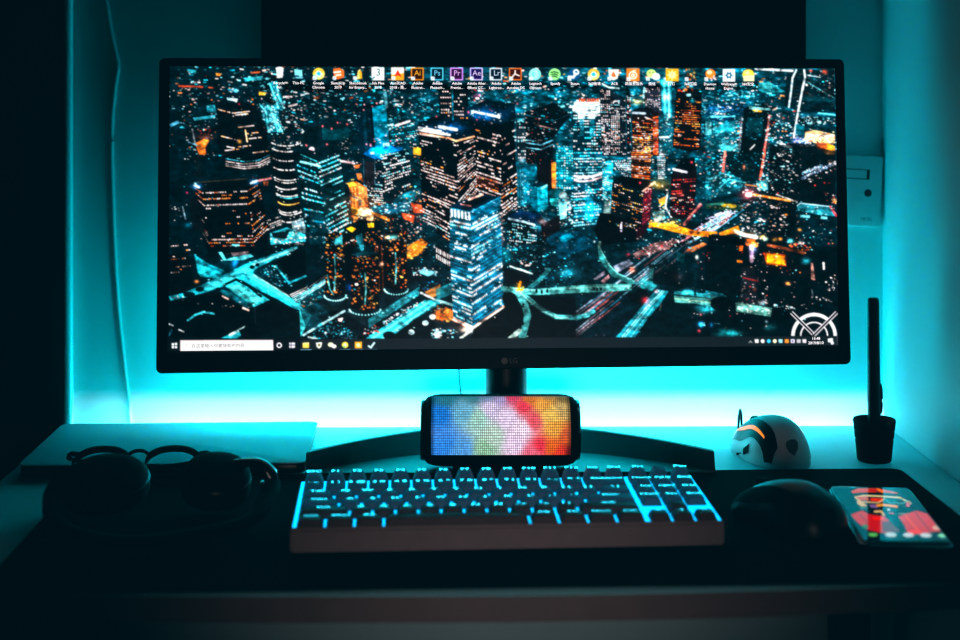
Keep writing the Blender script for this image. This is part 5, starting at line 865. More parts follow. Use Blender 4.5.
# ------------------------------------------------------------------ the picture on the phone
QX0, QY0, QS = 822, 480, 6
def paint_phone():
    S = Canvas(QX0, QY0, 132, 70, QS, (.012, .05, .06))
    def z(*q): return [(820 + q[i] / 6.857, 470 + q[i + 1] / 6.857) for i in range(0, len(q), 2)]
    S.poly(z(80, 110, 560, 95, 860, 440, 320, 480), (.01, .09, .11))
    S.poly(z(225, 320, 300, 285, 340, 310, 440, 320, 540, 380, 545, 420, 440, 440, 330, 420, 270, 370), (.80, .04, .10)); S.poly(z(530, 315, 650, 265, 745, 290, 830, 400, 760, 410, 700, 430, 600, 440, 570, 370), (.84, .03, .13)); S.poly(z(360, 330, 440, 320, 440, 345, 370, 350), (1, .05, .0)); S.line(z(580, 310, 655, 400), 2.0, (.95, .25, .08)); S.poly(z(430, 360, 500, 350, 545, 395, 540, 430, 440, 430), (.30, .02, .05), .8); S.line(z(640, 280, 700, 360, 740, 410), 1.4, (.5, .02, .08), .8); S.line(z(280, 310, 330, 360, 345, 420), 1.2, (.5, .02, .08), .8); S.poly(z(600, 410, 670, 400, 690, 430, 610, 436), (1, .12, .08))
    S.poly(z(215, 155, 260, 130, 400, 122, 530, 145, 525, 155, 400, 150, 290, 160, 225, 170), (.85, .22, .14)); S.poly(z(330, 132, 440, 125, 430, 150, 340, 150), (.75, .06, .04)); S.line(z(395, 130, 425, 145), 2.4, (1, .45, .05))
    S.line(z(245, 195, 300, 180, 420, 178, 540, 180, 590, 205), 1.7, (.95, .82, .55)); S.poly(z(250, 190, 330, 185, 340, 215, 265, 215), (.80, .30, .22)); S.poly(z(345, 195, 430, 190, 430, 220, 350, 215), (.95, .15, .02)); S.line(z(250, 200, 290, 225, 400, 225, 440, 195), 1.3, (.9, .75, .5)); S.line(z(440, 190, 470, 220, 560, 220, 585, 200), 1.2, (.35, .65, .62)); S.poly(z(450, 185, 560, 188, 550, 215, 470, 215), (.06, .20, .24)); S.poly(z(580, 210, 610, 215, 600, 245, 580, 240), (.85, .25, .35)); S.line(z(600, 200, 615, 220), 1.0, (.9, .8, .6))
    S.poly(z(255, 215, 300, 225, 330, 255, 290, 260, 262, 240), (.85, .68, .45)); S.poly(z(340, 240, 400, 235, 400, 265, 350, 262), (.45, .32, .55)); S.line(z(395, 245, 430, 238, 520, 245), 2.6, (1, .58, .12)); S.line(z(380, 290, 420, 285, 440, 310), 2.2, (.9, .7, .45)); S.disc(*z(468, 270)[0], 1.5, 1.2, (.85, .85, .85)); S.line(z(475, 293, 500, 295), 1.6, (.85, .25, .3)); S.poly(z(280, 265, 330, 262, 330, 275, 285, 280), (.25, .45, .42)); S.poly(z(440, 315, 520, 300, 560, 400, 540, 410), (.02, .10, .12)); S.line(z(535, 295, 600, 290), 1.4, (.6, .6, .5), .8)
    for x, y, rx, ry, col in ((380, 455, 30, 12, (.35, .75, .35)), (492, 448, 36, 17, (.75, .78, .78)), (602, 443, 34, 16, (.80, .82, .82)), (710, 438, 36, 16, (.78, .82, .82)), (818, 434, 32, 14, (.55, .90, .70)), (325, 402, 22, 14, (.15, .45, .25)), (778, 380, 28, 14, (.85, .72, .60))): S.disc(*z(x, y)[0], rx / 6.857, ry / 6.857, col)
    for x in range(110, 280, 12): S.disc(*z(x, 116 - x * .02)[0], .7, .4, (.3, .5, .52))
    for x in range(450, 550, 14): S.disc(*z(x, 103)[0], .7, .4, (.3, .5, .52))
    b = box_blur(box_blur(S.a, 2, 0), 2, 1)
    return to_linear(b)
def grid_colors(name, fn_pos, nu, nv, cols, m, parent):
    """(nu+1) x (nv+1) vertex grid, cols[(nv+1), (nu+1), 3] linear colours, row 0 = top"""
    V = [fn_pos(i / nu, j / nv) for j in range(nv + 1) for i in range(nu + 1)]
    me = bpy.data.meshes.new(name)
    idx = np.arange((nu + 1) * (nv + 1)).reshape(nv + 1, nu + 1)
    quads = np.stack([idx[:-1, :-1], idx[1:, :-1], idx[1:, 1:], idx[:-1, 1:]], -1).reshape(-1, 4)
    me.vertices.add(len(V)); me.vertices.foreach_set('co', np.array(V, dtype=np.float32).ravel())
    n = len(quads); me.loops.add(n * 4); me.loops.foreach_set('vertex_index', quads.ravel().astype(np.int32))
    me.polygons.add(n); me.polygons.foreach_set('loop_start', np.arange(0, n * 4, 4, dtype=np.int32))
    me.update(calc_edges=True); me.validate()
    at = me.color_attributes.new('tint', 'FLOAT_COLOR', 'POINT')
    rgba = np.ones((len(V), 4), dtype=np.float32); rgba[:, :3] = cols.reshape(-1, 3)
    at.data.foreach_set('color', rgba.ravel())
    return obj(name, me, m, parent, smooth=0)

NU, NV = 1000, 424
IMG = paint_screen()                      # linear colours, photo rows/columns at PS samples per pixel
def homography(Q):                        # unit square (0,0 1,0 1,1 0,1) -> the four corners as seen
    A = []; r = []
    for (u, v), (x, y) in zip(((0, 0), (1, 0), (1, 1), (0, 1)), Q):
        A += [[u, v, 1, 0, 0, 0, -u * x, -v * x], [0, 0, 0, u, v, 1, -u * y, -v * y]]; r += [x, y]
    return np.linalg.solve(np.array(A, float), np.array(r, float))
def sample_screen(u, v):                  # panel coordinates -> colours
    h = homography(((169.6, 66), (836, 68.5), (838.3, 346), (168.6, 351)))
    w = h[6] * u + h[7] * v + 1
    x = (h[0] * u + h[1] * v + h[2]) / w; y = (h[3] * u + h[4] * v + h[5]) / w
    xi = np.clip((x - PX0) * PS - .5, 0, IMG.shape[1] - 2.001); yi = np.clip((y - PYT) * PS - .5, 0, IMG.shape[0] - 2.001)
    x0 = xi.astype(int); y0 = yi.astype(int); fx = (xi - x0)[..., None]; fy = (yi - y0)[..., None]
    return (IMG[y0, x0] * (1 - fx) + IMG[y0, x0 + 1] * fx) * (1 - fy) + (IMG[y0 + 1, x0] * (1 - fx) + IMG[y0 + 1, x0 + 1] * fx) * fy
uu, vv = np.meshgrid(np.linspace(0, 1, NU + 1), np.linspace(0, 1, NV + 1))
def lerp2(c, u, v): return (c[0] * (1 - u) + c[1] * u) * (1 - v) + (c[3] * (1 - u) + c[2] * u) * v
SCf = [Vector((p.x, 0.0006, p.z)) for p in SC]
M_screen = color_mat('lit_display', 1.15, rough=0.5, spec=0.2)
scr = grid_colors('screen', lambda u, v: lerp2(SCf, u, v), NU, NV, sample_screen(uu, vv), M_screen, mon)
scr.matrix_local = panM
scr['label'] = 'lit screen with a night city wallpaper, desktop icons and a taskbar'

def screen_text(items, name, m, up):
    bm = bmesh.new()
    for txt, px, py, size, al in items:
        me = text_mesh(txt, size * 0.001, al)
        p = on_panel(px, py)
        me.transform(Matrix.Translation((p.x, 0.0004 - up, p.z)) @ Matrix.Rotation(R(90), 4, 'X'))
        bm.from_mesh(me); bpy.data.meshes.remove(me)
    o = obj(name, bm, m, scr, smooth=0); return o
M_txt = mat('screen_white_text', (.1, .1, .1), 0.6, emit=(1.0, 0.92, 0.95), power=1.7, var=0.0)
cap = [('Recycle', 'Bin'), ('This PC', ''), ('Google', 'Chrome'), ('SketchUp', '2019'), ('Sketchbook', 'for Enterp...'), ('3ds Max', '2018'), ('AutoCAD', '2018 - 简...'), ('Adobe', 'Illustrat...'),
       ('Adobe', 'Photosh...'), ('Adobe', 'Premie...'), ('Adobe After', 'Effects CC...'), ('Adobe', 'Lightroo...'), ('Adobe', 'Acrobat DC'), ('Logitech', 'Options'), ('Spotify', ''), ('Steam', ''),
       ('360极速', ''), ('ACE', ''), ('网易云音乐', ''), ('微信', ''), ('钉钉', ''), ('360压缩', ''), ('Daemon', 'Home'), ('Wallpaper', 'Engine'), ('360安全', '')]
ICX = [279, 298.5, 318.5, 338, 358, 378, 398, 418, 437.5, 457, 476.5, 496.5, 516, 535.5, 555.5, 575, 594.5, 614.5, 634, 652, 671.5, 690.5, 710, 728.5, 748]
its = []
for k, x in enumerate(ICX):
    y0 = 83.0 + (x - 279) / 469 * 1.2
    its.append((cap[k][0], x, y0, 3.9, 'CENTER'))
    if cap[k][1]: its.append((cap[k][1], x, y0 + 4.3, 3.9, 'CENTER'))
t = screen_text(its, 'caption_lettering', M_txt, 0.0003)
t['label'] = 'white icon captions'
screen_text([('13:48', 816, 338.6, 4.2, 'CENTER'), ('2019/8/10', 816, 343.0, 4.2, 'CENTER')], 'clock_lettering', M_txt, 0.0003)
adobe = [('Ai', 417.6, (1.0, .42, .02)), ('Ps', 437.2, (.15, .65, .95)), ('Pr', 457, (.85, .45, 1)), ('Ae', 476.8, (.75, .6, 1)), ('Lr', 496.8, (.6, .8, .95))]
for txt, x, c in adobe:
    screen_text([(txt, x, 73.2, 8.0, 'CENTER')], 'icon_lettering', mat('icon_text_' + txt.lower(), (.05, .05, .05), .6, emit=c, power=1.0, var=0), 0.0003)
screen_text([('3', 378.3, 72.6, 11.0, 'CENTER')], 'icon_lettering', mat('icon_text_three', (.05, .05, .05), .6, emit=(0, .22, .24), power=1.0, var=0), 0.0003)
screen_text([('在这里输入你要搜索的内容', 191.5, 346.3, 4.6, 'LEFT')], 'search_lettering', mat('search_text', (.05, .05, .05), .6, emit=(.16, .1, .1), power=1.0, var=0), 0.0003)
# maker's mark on the lower bezel
p = on_panel(504.5, 360.8)
bm = bmesh.new(); lathe(bm, [(.0034, 0), (.0034, -.0003), (.0, -.0003)], 24, 'y', (p.x, -.0002, p.z))
part('round_mark', bm, M_logo)
me = text_mesh('LG', .0075); p = on_panel(513.5, 360.8)
me.transform(Matrix.Translation((p.x, -0.0004, p.z)) @ Matrix.Rotation(R(90), 4, 'X'))
lg = obj('lettering', me, M_logo, mon, smooth=0); lg.matrix_local = panM; lg['label'] = 'grey maker lettering'

# stand: arc shaped base with a sloping raised rim, and a post
bc = at_z(509, 440, 0)
BX = 0.054; AX = 0.2145                               # centre and half width of the arc
def arc_y(x, ye, yc): return ye + (yc - ye) * (1 - (x / AX) ** 2)
bm = bmesh.new(); n = 48; prof = []
loc0 = Vector((mb.x, MY, DESK))
rows = []
for k in range(n + 1):
    x = -AX + 2 * AX * k / n
    yb = arc_y(x, 1.576, 1.700)                      # outer back line of the rim
    yi = arc_y(x, 1.558, 1.652)                      # inner foot of the rim
    zt = 0.0225
    sec = [(yi, .004), (yb - .010, zt - .0006), (yb - .009, zt), (yb - .0015, zt), (yb, zt - .0015), (yb + .002, .0012), (yb - .001, 0.0003), (yi, .0003)]
    rows.append([bm.verts.new((BX + x - loc0.x, y - loc0.y, z)) for y, z in sec])
for A, B in zip(rows, rows[1:]):
    m_ = len(A)
    for i in range(m_): bm.faces.new((A[i], A[(i + 1) % m_], B[(i + 1) % m_], B[i]))
bm.faces.new(rows[0]); bm.faces.new(rows[-1][::-1])
obj('base_rim', bm, M_rim, mon)
out = [(BX - AX * .99 - loc0.x, 1.556 - loc0.y), (BX + AX * .99 - loc0.x, 1.556 - loc0.y)]
for k in range(n + 1):
    x = AX * .99 - 2 * AX * .99 * k / n
    out.append((BX + x - loc0.x, arc_y(x, 1.566, 1.664) - loc0.y))
o = obj('base_plate', Prism(out, 0.0002, 0.0042), M_greyplate, mon, smooth=0); o['label'] = 'grey floor of the arc base'
pl = at_y(506.5, 390, 1.668)
obj('post', Lathe([(.0236, .004), (.0236, .24)], 48), M_satin, mon, loc=(pl.x - loc0.x, 1.676 - loc0.y, 0))
obj('collar', Lathe([(.0275, .0042), (.0275, .010), (.0245, .012)], 48), M_black, mon, loc=(pl.x - loc0.x, 1.676 - loc0.y, 0))
obj('mounting_arm', Box(-.05, .05, -.04, -.002, .15, .25, .006), M_black, mon, loc=(pl.x - loc0.x, 1.670 - loc0.y, 0))

# ------------------------------------------------------------------ speaker lying on the stand base
SR = 0.0375; SL = 0.0828
sp = thing('speaker', 'small cylindrical speaker with a glowing rainbow grille before the monitor', 'speaker', ((500 - 459.2) / F * 1.588, 1.579, DESK + .0043), (0, 0, R(-0.4)))
SH = SR + .0014
def spk(x, a, r):  # slightly flattened barrel section
    return Vector((x, -r * math.cos(a), SH + r * math.sin(a)))
prof = [(0.0, -SL), (.022, -SL), (.0295, -SL + .0012), (.0345, -SL + .006), (.0367, -SL + .013), (.03745, -SL + .02), (.0375, 0), (.03745, SL - .02), (.0367, SL - .013), (.0345, SL - .006), (.0295, SL - .0012), (.022, SL), (0.0, SL)]
obj('body', Lathe(prof, 64, 'x', (0, 0, SH)), M_rubber, sp)
for sgn in (-1, 1):
    bm = bmesh.new(); lathe(bm, [(.0296, sgn * (SL - .0002)), (.0306, sgn * (SL + .0008)), (.0318, sgn * (SL - .0022))], 56, 'x', (0, 0, SH), closed=False)
    rg = obj('end_ring', bm, M_chrome if sgn > 0 else M_satin, sp)
bm = bmesh.new(); box(bm, -.05, .05, -.012, .012, 0, .004, .001); obj('foot', bm, M_rubber, sp)
# light grille: many dots on the front of the barrel
ND_U, ND_V = 68, 26
A0, A1 = R(80), R(-30)                # top and bottom angle of the lit field
def glow_col(u, v):
    """broad soft colour field, u to the right, v downwards"""
    B = lambda cu, cv, su, sv: np.exp(-(((u - cu) / su) ** 2 + ((v - cv) / sv) ** 2))
    pts = [(.06, .4, (.01, .22, .80)), (.10, .8, (.03, .28, .95)), (.22, .9, (.10, .40, .9)), (.24, .35, (.16, .50, .72)), (.30, .05, (.05, .24, .30)), (.02, .02, (.01, .15, .30)),
           (.10, .08, (.02, .20, .28)), (.34, .45, (.40, .72, .62)), (.38, .9, (.32, .60, .40)), (.45, .7, (.52, .72, .62)), (.43, .3, (.78, .66, .95)), (.55, .45, (.90, .72, .98)), (.5, .08, (.42, .36, .66)), (.40, .02, (.2, .3, .5)),
           (.60, .8, (.95, .72, 1.0)), (.66, .6, (1.0, .78, 1.0)), (.58, .05, (.85, .06, .16)), (.67, .25, (1.0, .05, .10)), (.73, .5, (1.0, .10, .14)), (.78, .85, (1.0, .03, .07)), (.73, .95, (1.0, .15, .25)),
           (.72, .12, (.75, .20, .03)), (.80, .2, (1.0, .42, .06)), (.86, .4, (1.0, .62, .12)), (.88, .6, (1.0, .42, .04)), (.86, .85, (1.0, .15, .01)), (.95, .3, (.62, .42, .14)), (.96, .06, (.22, .16, .05)),
           (.97, .7, (.75, .10, .01)), (.985, .95, (.25, .01, .01)), (.85, .03, (.5, .26, .06)), (.93, .95, (.9, .04, .02))]
    num = 0; den = 1e-6
    for cu, cv, c in pts:
        w = 1.0 / ((((u - cu) * 2.2) ** 2 + ((v - cv) * 1.0) ** 2) + .0025) ** 2.3
        num = num + w[..., None] * np.array(c); den = den + w
    return num / den[..., None]
nu, nv = ND_U * 4, ND_V * 4
gu, gv = np.meshgrid(np.linspace(0, 1, nu + 1), np.linspace(0, 1, nv + 1))
cell = lambda t, n: np.abs(((t * n) % 1.0) - .5)
cu_, cv_ = (np.floor(np.clip(gu, 0, .99999) * ND_U) + .5) / ND_U, (np.floor(np.clip(gv, 0, .99999) * ND_V) + .5) / ND_V
base = glow_col(cu_, cv_)
mx = np.where(np.maximum(cell(gu, ND_U), cell(gv, ND_V)) < .30, 1.0, 0.0)
rngd = np.random.RandomState(4)
jit = 0.80 + 0.4 * rngd.rand(ND_V + 1, ND_U + 1)
J = jit[(np.clip(gv, 0, .999) * ND_V).astype(int), (np.clip(gu, 0, .999) * ND_U).astype(int)]
edge = np.clip(np.minimum(gu, 1 - gu) * 30, .3, 1) * np.clip((gv) * 9 + .35, 0, 1)
gcol = base * (mx * 1.15 + .06)[..., None] * (J * edge)[..., None] * 1.15
M_grille = color_mat('glowing_grille', 1.0, rough=0.5)
g = grid_colors('light_grille', lambda u, v: spk(-.0725 + .145 * u, A0 + (A1 - A0) * v, SR + .0002), nu, nv, gcol, M_grille, sp)
g['label'] = 'grille of lit dots in blue, green, pink, red and orange'

# ------------------------------------------------------------------ keyboard
kl = at_z(290, 530, .0234); kr = at_z(724.5, 522.5, .0234)
KW = (kr - kl).length; KA = math.atan2(kr.y - kl.y, kr.x - kl.x)
print('kbd', KW, math.degrees(KA))
KD = 0.142
kbd = thing('keyboard', 'compact backlit mechanical keyboard with cyan lit keys before the monitor', 'keyboard', ((kl.x + kr.x) / 2, (kl.y + kr.y) / 2, DESK + MATH), (0, 0, KA))
TILT = 0.036                                    # rise of the top plate, front to back
def ktop(y): return .020 + TILT * y
out = [(0, 0), (0, .020), (KD, ktop(KD)), (KD, 0)]
bm = bmesh.new()
A = [bm.verts.new((-KW / 2, y, z)) for y, z in out]; B = [bm.verts.new((KW / 2, y, z)) for y, z in out]
for i in range(4): bm.faces.new((A[i], A[(i + 1) % 4], B[(i + 1) % 4], B[i]))
bm.faces.new(A[::-1]); bm.faces.new(B)
bmesh.ops.bevel(bm, geom=bm.edges[:], offset=.0016, segments=2, affect='EDGES')
box(bm, -KW / 2 + .0006, KW / 2 - .0006, .0003, .0017, .0186, .0217, .0005)
obj('case', bm, M_case, kbd)
tl = math.atan(TILT)
bm = bmesh.new(); box(bm, -KW / 2 + .0018, KW / 2 - .0018, .0024, KD - .003, 0, .0007, M=Matrix.Translation((0, 0, .0200)) @ Matrix.Rotation(tl, 4, 'X'))
o = obj('backlight', bm, M_glow, kbd); o['label'] = 'glowing blue layer under the keys'
U = (KW - .008) / 18.14; X0 = -KW / 2 + .004
RP = (KD - .0065) / 6.0
def keycap(w, row):
    """one keycap, origin at the centre of its foot; w in metres"""
    d = RP; g = .0009; h = (.0112, .0074, .0066, .0062, .0060, .0058)[row]
    tin = (.0038, .0028, .0026, .0025, .0025, .0025)[row]; dish = (.0016, .0010, 0, -.0005, -.0008, -.0012)[row]
    x0, x1, y0, y1 = -w / 2 + g, w / 2 - g, -d / 2 + g, d / 2 - g
    lv = [(0, 0.0, 0), (h * .55, .0014, 0), (h, tin, dish), (h + .0004, tin + .0009, dish)]
    bm = bmesh.new(); rings = []
    for z, i, k in lv:
        r_ = rounded_rect(x0 + i, x1 - i, y0 + i * .9, y1 - i * .5, .0016, 3)
        rings.append([bm.verts.new((x, y, z + k * (y / d) * (z > h * .9) * 1.6)) for x, y in r_])
    n = len(rings[0])
    for P, Q in zip(rings, rings[1:]):
        for i in range(n): bm.faces.new((P[i], P[(i + 1) % n], Q[(i + 1) % n], Q[i]))
    bm.faces.new(rings[0][::-1]); bm.faces.new(rings[-1])
    return bm, h + .0005, dish
rows = [
    [(t, 1) for t in ('ESC', 'F1', 'F2', 'F3', 'F4', 'F5', 'F6', 'F7', 'F8', 'F9', 'F10', 'F11', 'F12', 'Ins', 'Del')],
    [(t, 1) for t in ('` ~', '1 !', '2 @', '3 #', '4 $', '5 %', '6 ^', '7 &', '8 *', '9 (', '0 )', '- _', '= +')] + [('Backspace', 2)],
    [('Tab', 1.5)] + [(t, 1) for t in 'QWERTYUIOP'] + [('[ {', 1), ('] }', 1), ('\\ |', 1.5)],
    [('Caps', 1.75)] + [(t, 1) for t in 'ASDFGHJKL'] + [('; :', 1), ("' \"", 1), ('Enter', 2.25)],
    [('Shift', 2.25)] + [(t, 1) for t in 'ZXCVBNM'] + [(', <', 1), ('. >', 1), ('/ ?', 1), ('Shift', 2.75)],
    [('Ctrl', 1.25), ('Win', 1.25), ('Alt', 1.25), ('', 6.25), ('Alt', 1.25), ('Fn', 1.25), ('Menu', 1.25), ('Ctrl', 1.25)],
]
nav = [[('Prt', 0), ('', 1), ('Pau', 2)], [('Home', 0), ('PgUp', 1), ('End', 2)], [('Ins', 0), ('PgDn', 1), ('Del', 2)], [('Num', 0), ('Scr', 1), ('End', 2)], [('', 1)], [('<', 0), ('v', 1), ('>', 2)]]
caps = {}
def place_key(txt, w, xc, row):
    key = (round(w, 3), row)
    y = .0008 + RP * (5 - row) + RP / 2
    if key not in caps:
        bm, h, dish = keycap(w * U, row)
        o = obj('key', bm, M_key_spill if row < 4 else M_key, kbd); caps[key] = (o, h, dish)
    else:
        src, h, dish = caps[key]
        o = src.copy(); C.objects.link(o); o.parent = kbd
    h, dish = caps[key][1:]
    o.location = (xc, y, ktop(y) + .0006); o.rotation_euler = (tl, 0, 0)
    if txt:
        sz = .0066 if len(txt) == 1 else (.0062 if len(txt) <= 3 else .0050)
        l = obj('legend', text_mesh(txt, sz), M_legend, o, smooth=0)
        yy = RP * .26
        if row == 0: yy = RP * .24
        l.location = (0, yy, h + .0002 + dish * (yy / RP) * 1.6 + .0001); l.rotation_euler = (math.atan(dish * 1.6 / RP), 0, 0)
        l.scale = (1.45, 1.0, 1) if len(txt) > 1 else (1.6, 1, 1)
        l['label'] = 'lit cyan legend'
for r, rw in enumerate(rows):
    x = X0
    for txt, w in rw:
        place_key(txt, w, x + w * U / 2, r); x += w * U
    for txt, k in nav[r]:
        place_key(txt, 1, X0 + (15.14 + k + .5) * U, r)
# ------------------------------------------------------------------ closed laptop
l0 = at_z(20, 464, .0155); l1 = at_z(303, 465.5, .0155); l2 = at_z(317.5, 425, .0155); l3 = at_z(64, 421.5, .0155)
print('laptop', [tuple(round(v, 3) for v in p) for p in (l0, l1, l2, l3)])
LW = l1.x - l0.x; LD = ((l2.y + l3.y) / 2 - (l0.y + l1.y) / 2)
lcx = (l0.x + l1.x + l2.x + l3.x) / 4; lcy = (l0.y + l1.y + l2.y + l3.y) / 4
LX0, LX1 = (l0.x + l3.x) / 2, (l1.x + l2.x) / 2
LW = LX1 - LX0; lcx = (LX0 + LX1) / 2
lap = thing('laptop', 'closed silver laptop lying behind the glasses and headphones', 'laptop', (lcx, lcy + .004, DESK + .0034), (0, 0, R(1.5)))
obj('base', Prism(rounded_rect(-LW / 2 + .001, LW / 2 - .001, -LD / 2 + .001, LD / 2 - .001, .010), 0, .0106, .002), M_satin, lap)
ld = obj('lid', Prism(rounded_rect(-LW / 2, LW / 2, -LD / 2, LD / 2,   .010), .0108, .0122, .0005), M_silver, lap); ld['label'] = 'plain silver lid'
obj('hinge', Box(-LW * .32, LW * .32, LD / 2 - .004, LD / 2 + .001, .003, .0095, .001), M_black, lap)
# pale bevelled block right of it, seen as the light edge
# ------------------------------------------------------------------ eyeglasses
gl = thing('eyeglasses', 'black browline eyeglasses lying open between laptop and headphones', 'glasses', ((134 - 459.2) / F * 1.515, 1.515, DESK + MATH), (0, 0, R(1.0)))
LEAN = Matrix.Rotation(R(-52), 4, 'X')
def lens_outline(sx, n=36):
    out = []
    for k in range(n):
        a = 2 * PI * k / n
        x = .0282 * math.copysign(abs(math.cos(a)) ** .82, math.cos(a)); z = math.sin(a)
        z = .0205 * math.copysign(abs(z) ** .85, z) if z > 0 else .0225 * z
        if math.cos(a) * sx > 0 and z > 0: z *= 1 - .22 * abs(math.cos(a)) ** 2
        out.append(Vector((sx * .0372 + x, 0, .0245 + z)))
    return out
M_glass = bpy.data.materials.new('clear_lens'); M_glass.use_nodes = True
nt = M_glass.node_tree; nt.nodes.clear()
go = nt.nodes.new('ShaderNodeOutputMaterial'); mx_ = nt.nodes.new('ShaderNodeMixShader'); tr = nt.nodes.new('ShaderNodeBsdfTransparent'); gs = nt.nodes.new('ShaderNodeBsdfGlossy'); fr_ = nt.nodes.new('ShaderNodeFresnel')
gs.inputs['Roughness'].default_value = .03; fr_.inputs['IOR'].default_value = 1.4; tr.inputs['Color'].default_value = (.93, .96, .97, 1)
nt.links.new(fr_.outputs[0], mx_.inputs[0]); nt.links.new(tr.outputs[0], mx_.inputs[1]); nt.links.new(gs.outputs[0], mx_.inputs[2]); nt.links.new(mx_.outputs[0], go.inputs['Surface'])
def glp(name, bm, m, par=gl):
    o = obj(name, bm, m, par); o.matrix_local = LEAN if par is gl else Matrix(); return o
for sx in (-1, 1):
    ol = lens_outline(sx)
    rr = []
    for p in ol:
        up = max(0, (p.z - .024) / .022)
        rr.append(.0010 + .0026 * min(1, up * 1.6))
    rm = glp('rim', Tube(ol, rr, 8, closed=True, up=Vector((0, 1, 0))), M_satin)
    bm = bmesh.new(); f = [bm.verts.new(p) for p in ol]; bm.faces.new(f)
    glp('lens', bm, M_glass)
    # end piece and folded-back temple
    br = smooth_path([(sx * .0625, 0, .038), (sx * .0690, .001, .040), (sx * .0725, .004, .040)], 6)
    glp('end_piece', Tube(br, .0026, 8), M_satin)
    tm = smooth_path([(sx * .0725, .004, .040), (sx * .070, .006, .037), (sx * .035, .0095 + .003 * (sx > 0), .033), (-sx * .02, .010 + .003 * (sx > 0), .030), (-sx * .045, .009 + .003 * (sx > 0), .022)], 8)
    glp('temple', Tube(tm, .0017, 8, flat=1.4), M_satin)
    np_ = smooth_path([(sx * .0105, 0, .030), (sx * .0085, .005, .027), (sx * .0090, .006, .020)], 5)
    glp('nose_pad', Tube(np_, [.0007] * 6 + [.0016] * 5, 8), M_satin)
br = smooth_path([(-.0115, 0, .0365), (-.006, -.001, .0405), (0, -.0012, .0418), (.006, -.001, .0405), (.0115, 0, .0365)], 6)
glp('bridge', Tube(br, .0019, 8), M_satin)

# ------------------------------------------------------------------ headphones
HX, HY = -0.283, 1.425
hp = thing('headphones', 'black over-ear headphones lying on the mat before the eyeglasses', 'headphones', (HX, HY, DESK + MATH))
def cup(x, y, z, r, th, rx, ry, rz):
    M = Matrix.Translation((x, y, z)) @ Matrix.Rotation(rz, 4, 'Z') @ Matrix.Rotation(ry, 4, 'Y') @ Matrix.Rotation(rx, 4, 'X')
    body = Lathe([(0, th * .5), (r * .5, th * .49), (r * .82, th * .40), (r * .95, th * .22), (r, 0), (r, -th * .12), (r * .93, -th * .15)], 48, 'z', M=M)
    o = obj('ear_cup', body, M_black, hp)
    cus = []
    bm = bmesh.new()
    lathe(bm, [(r * .52, -th * .15), (r * .52, -th * .42), (r * .62, -th * .55), (r * .80, -th * .60), (r * .94, -th * .52), (r * 1.0, -th * .32), (r * .97, -th * .17)], 48, 'z', M=M)
    c_ = obj('ear_cushion', bm, M_rubber, o)
    bm = bmesh.new(); lathe(bm, [(r * .985, -th * .02), (r * 1.012, .0), (r * .985, th * .06)], 48, 'z', M=M)
    t_ = obj('trim_ring', bm, M_satin, o)
    return o
xl = (106 - 459.2) / F * 1.425 - HX; xr = (216 - 459.2) / F * 1.425 - HX
cup(xl, 0, .0266, .0420, .028, R(14), R(-3), R(6))
cup(xr, .006, .0276, .0330, .035, R(12), R(7), R(-8))
band = smooth_path([(xl - .043, -.004, .026), (xl - .040, -.035, .020), (xl - .018, -.095, .012), (-.02, -.135, .010), (.02, -.135, .010), (xr + .040, -.095, .013), (xr + .054, -.04, .020), (xr + .0535, -.004, .026)], 10)
obj('headband', Tube(band, .009, 12, flat=.55), M_rubber, hp)
# left yoke and glossy right yoke
yk = smooth_path([(xl - .046, -.006, .026), (xl - .046, .002, .032), (xl - .034, .008, .036), (xl - .022, .010, .038)], 8)
obj('yoke', Tube(yk, .0042, 10, flat=.6), M_gloss, hp)
yk = smooth_path([(xr + .016, .010, .041), (xr + .030, .006, .0425), (xr + .042, .002, .042), (xr + .0525, -.003, .035), (xr + .0535, -.008, .022), (xr + .048, -.012, .010)], 10)
o = obj('yoke', Tube(yk, [.0035 + .0042 * math.sin(PI * min(1, .15 + k / 60)) for k in range(len(yk))], 12, flat=.6), M_gloss, hp); o['label'] = 'glossy hinge yoke'
bm = bmesh.new(); lathe(bm, [(.0, .0), (.0030, 0), (.0036, -.001), (.0036, -.003)], 16, 'y', (xr + .047, -.0115, .026))
obj('hinge_screw', bm, M_chrome, hp)

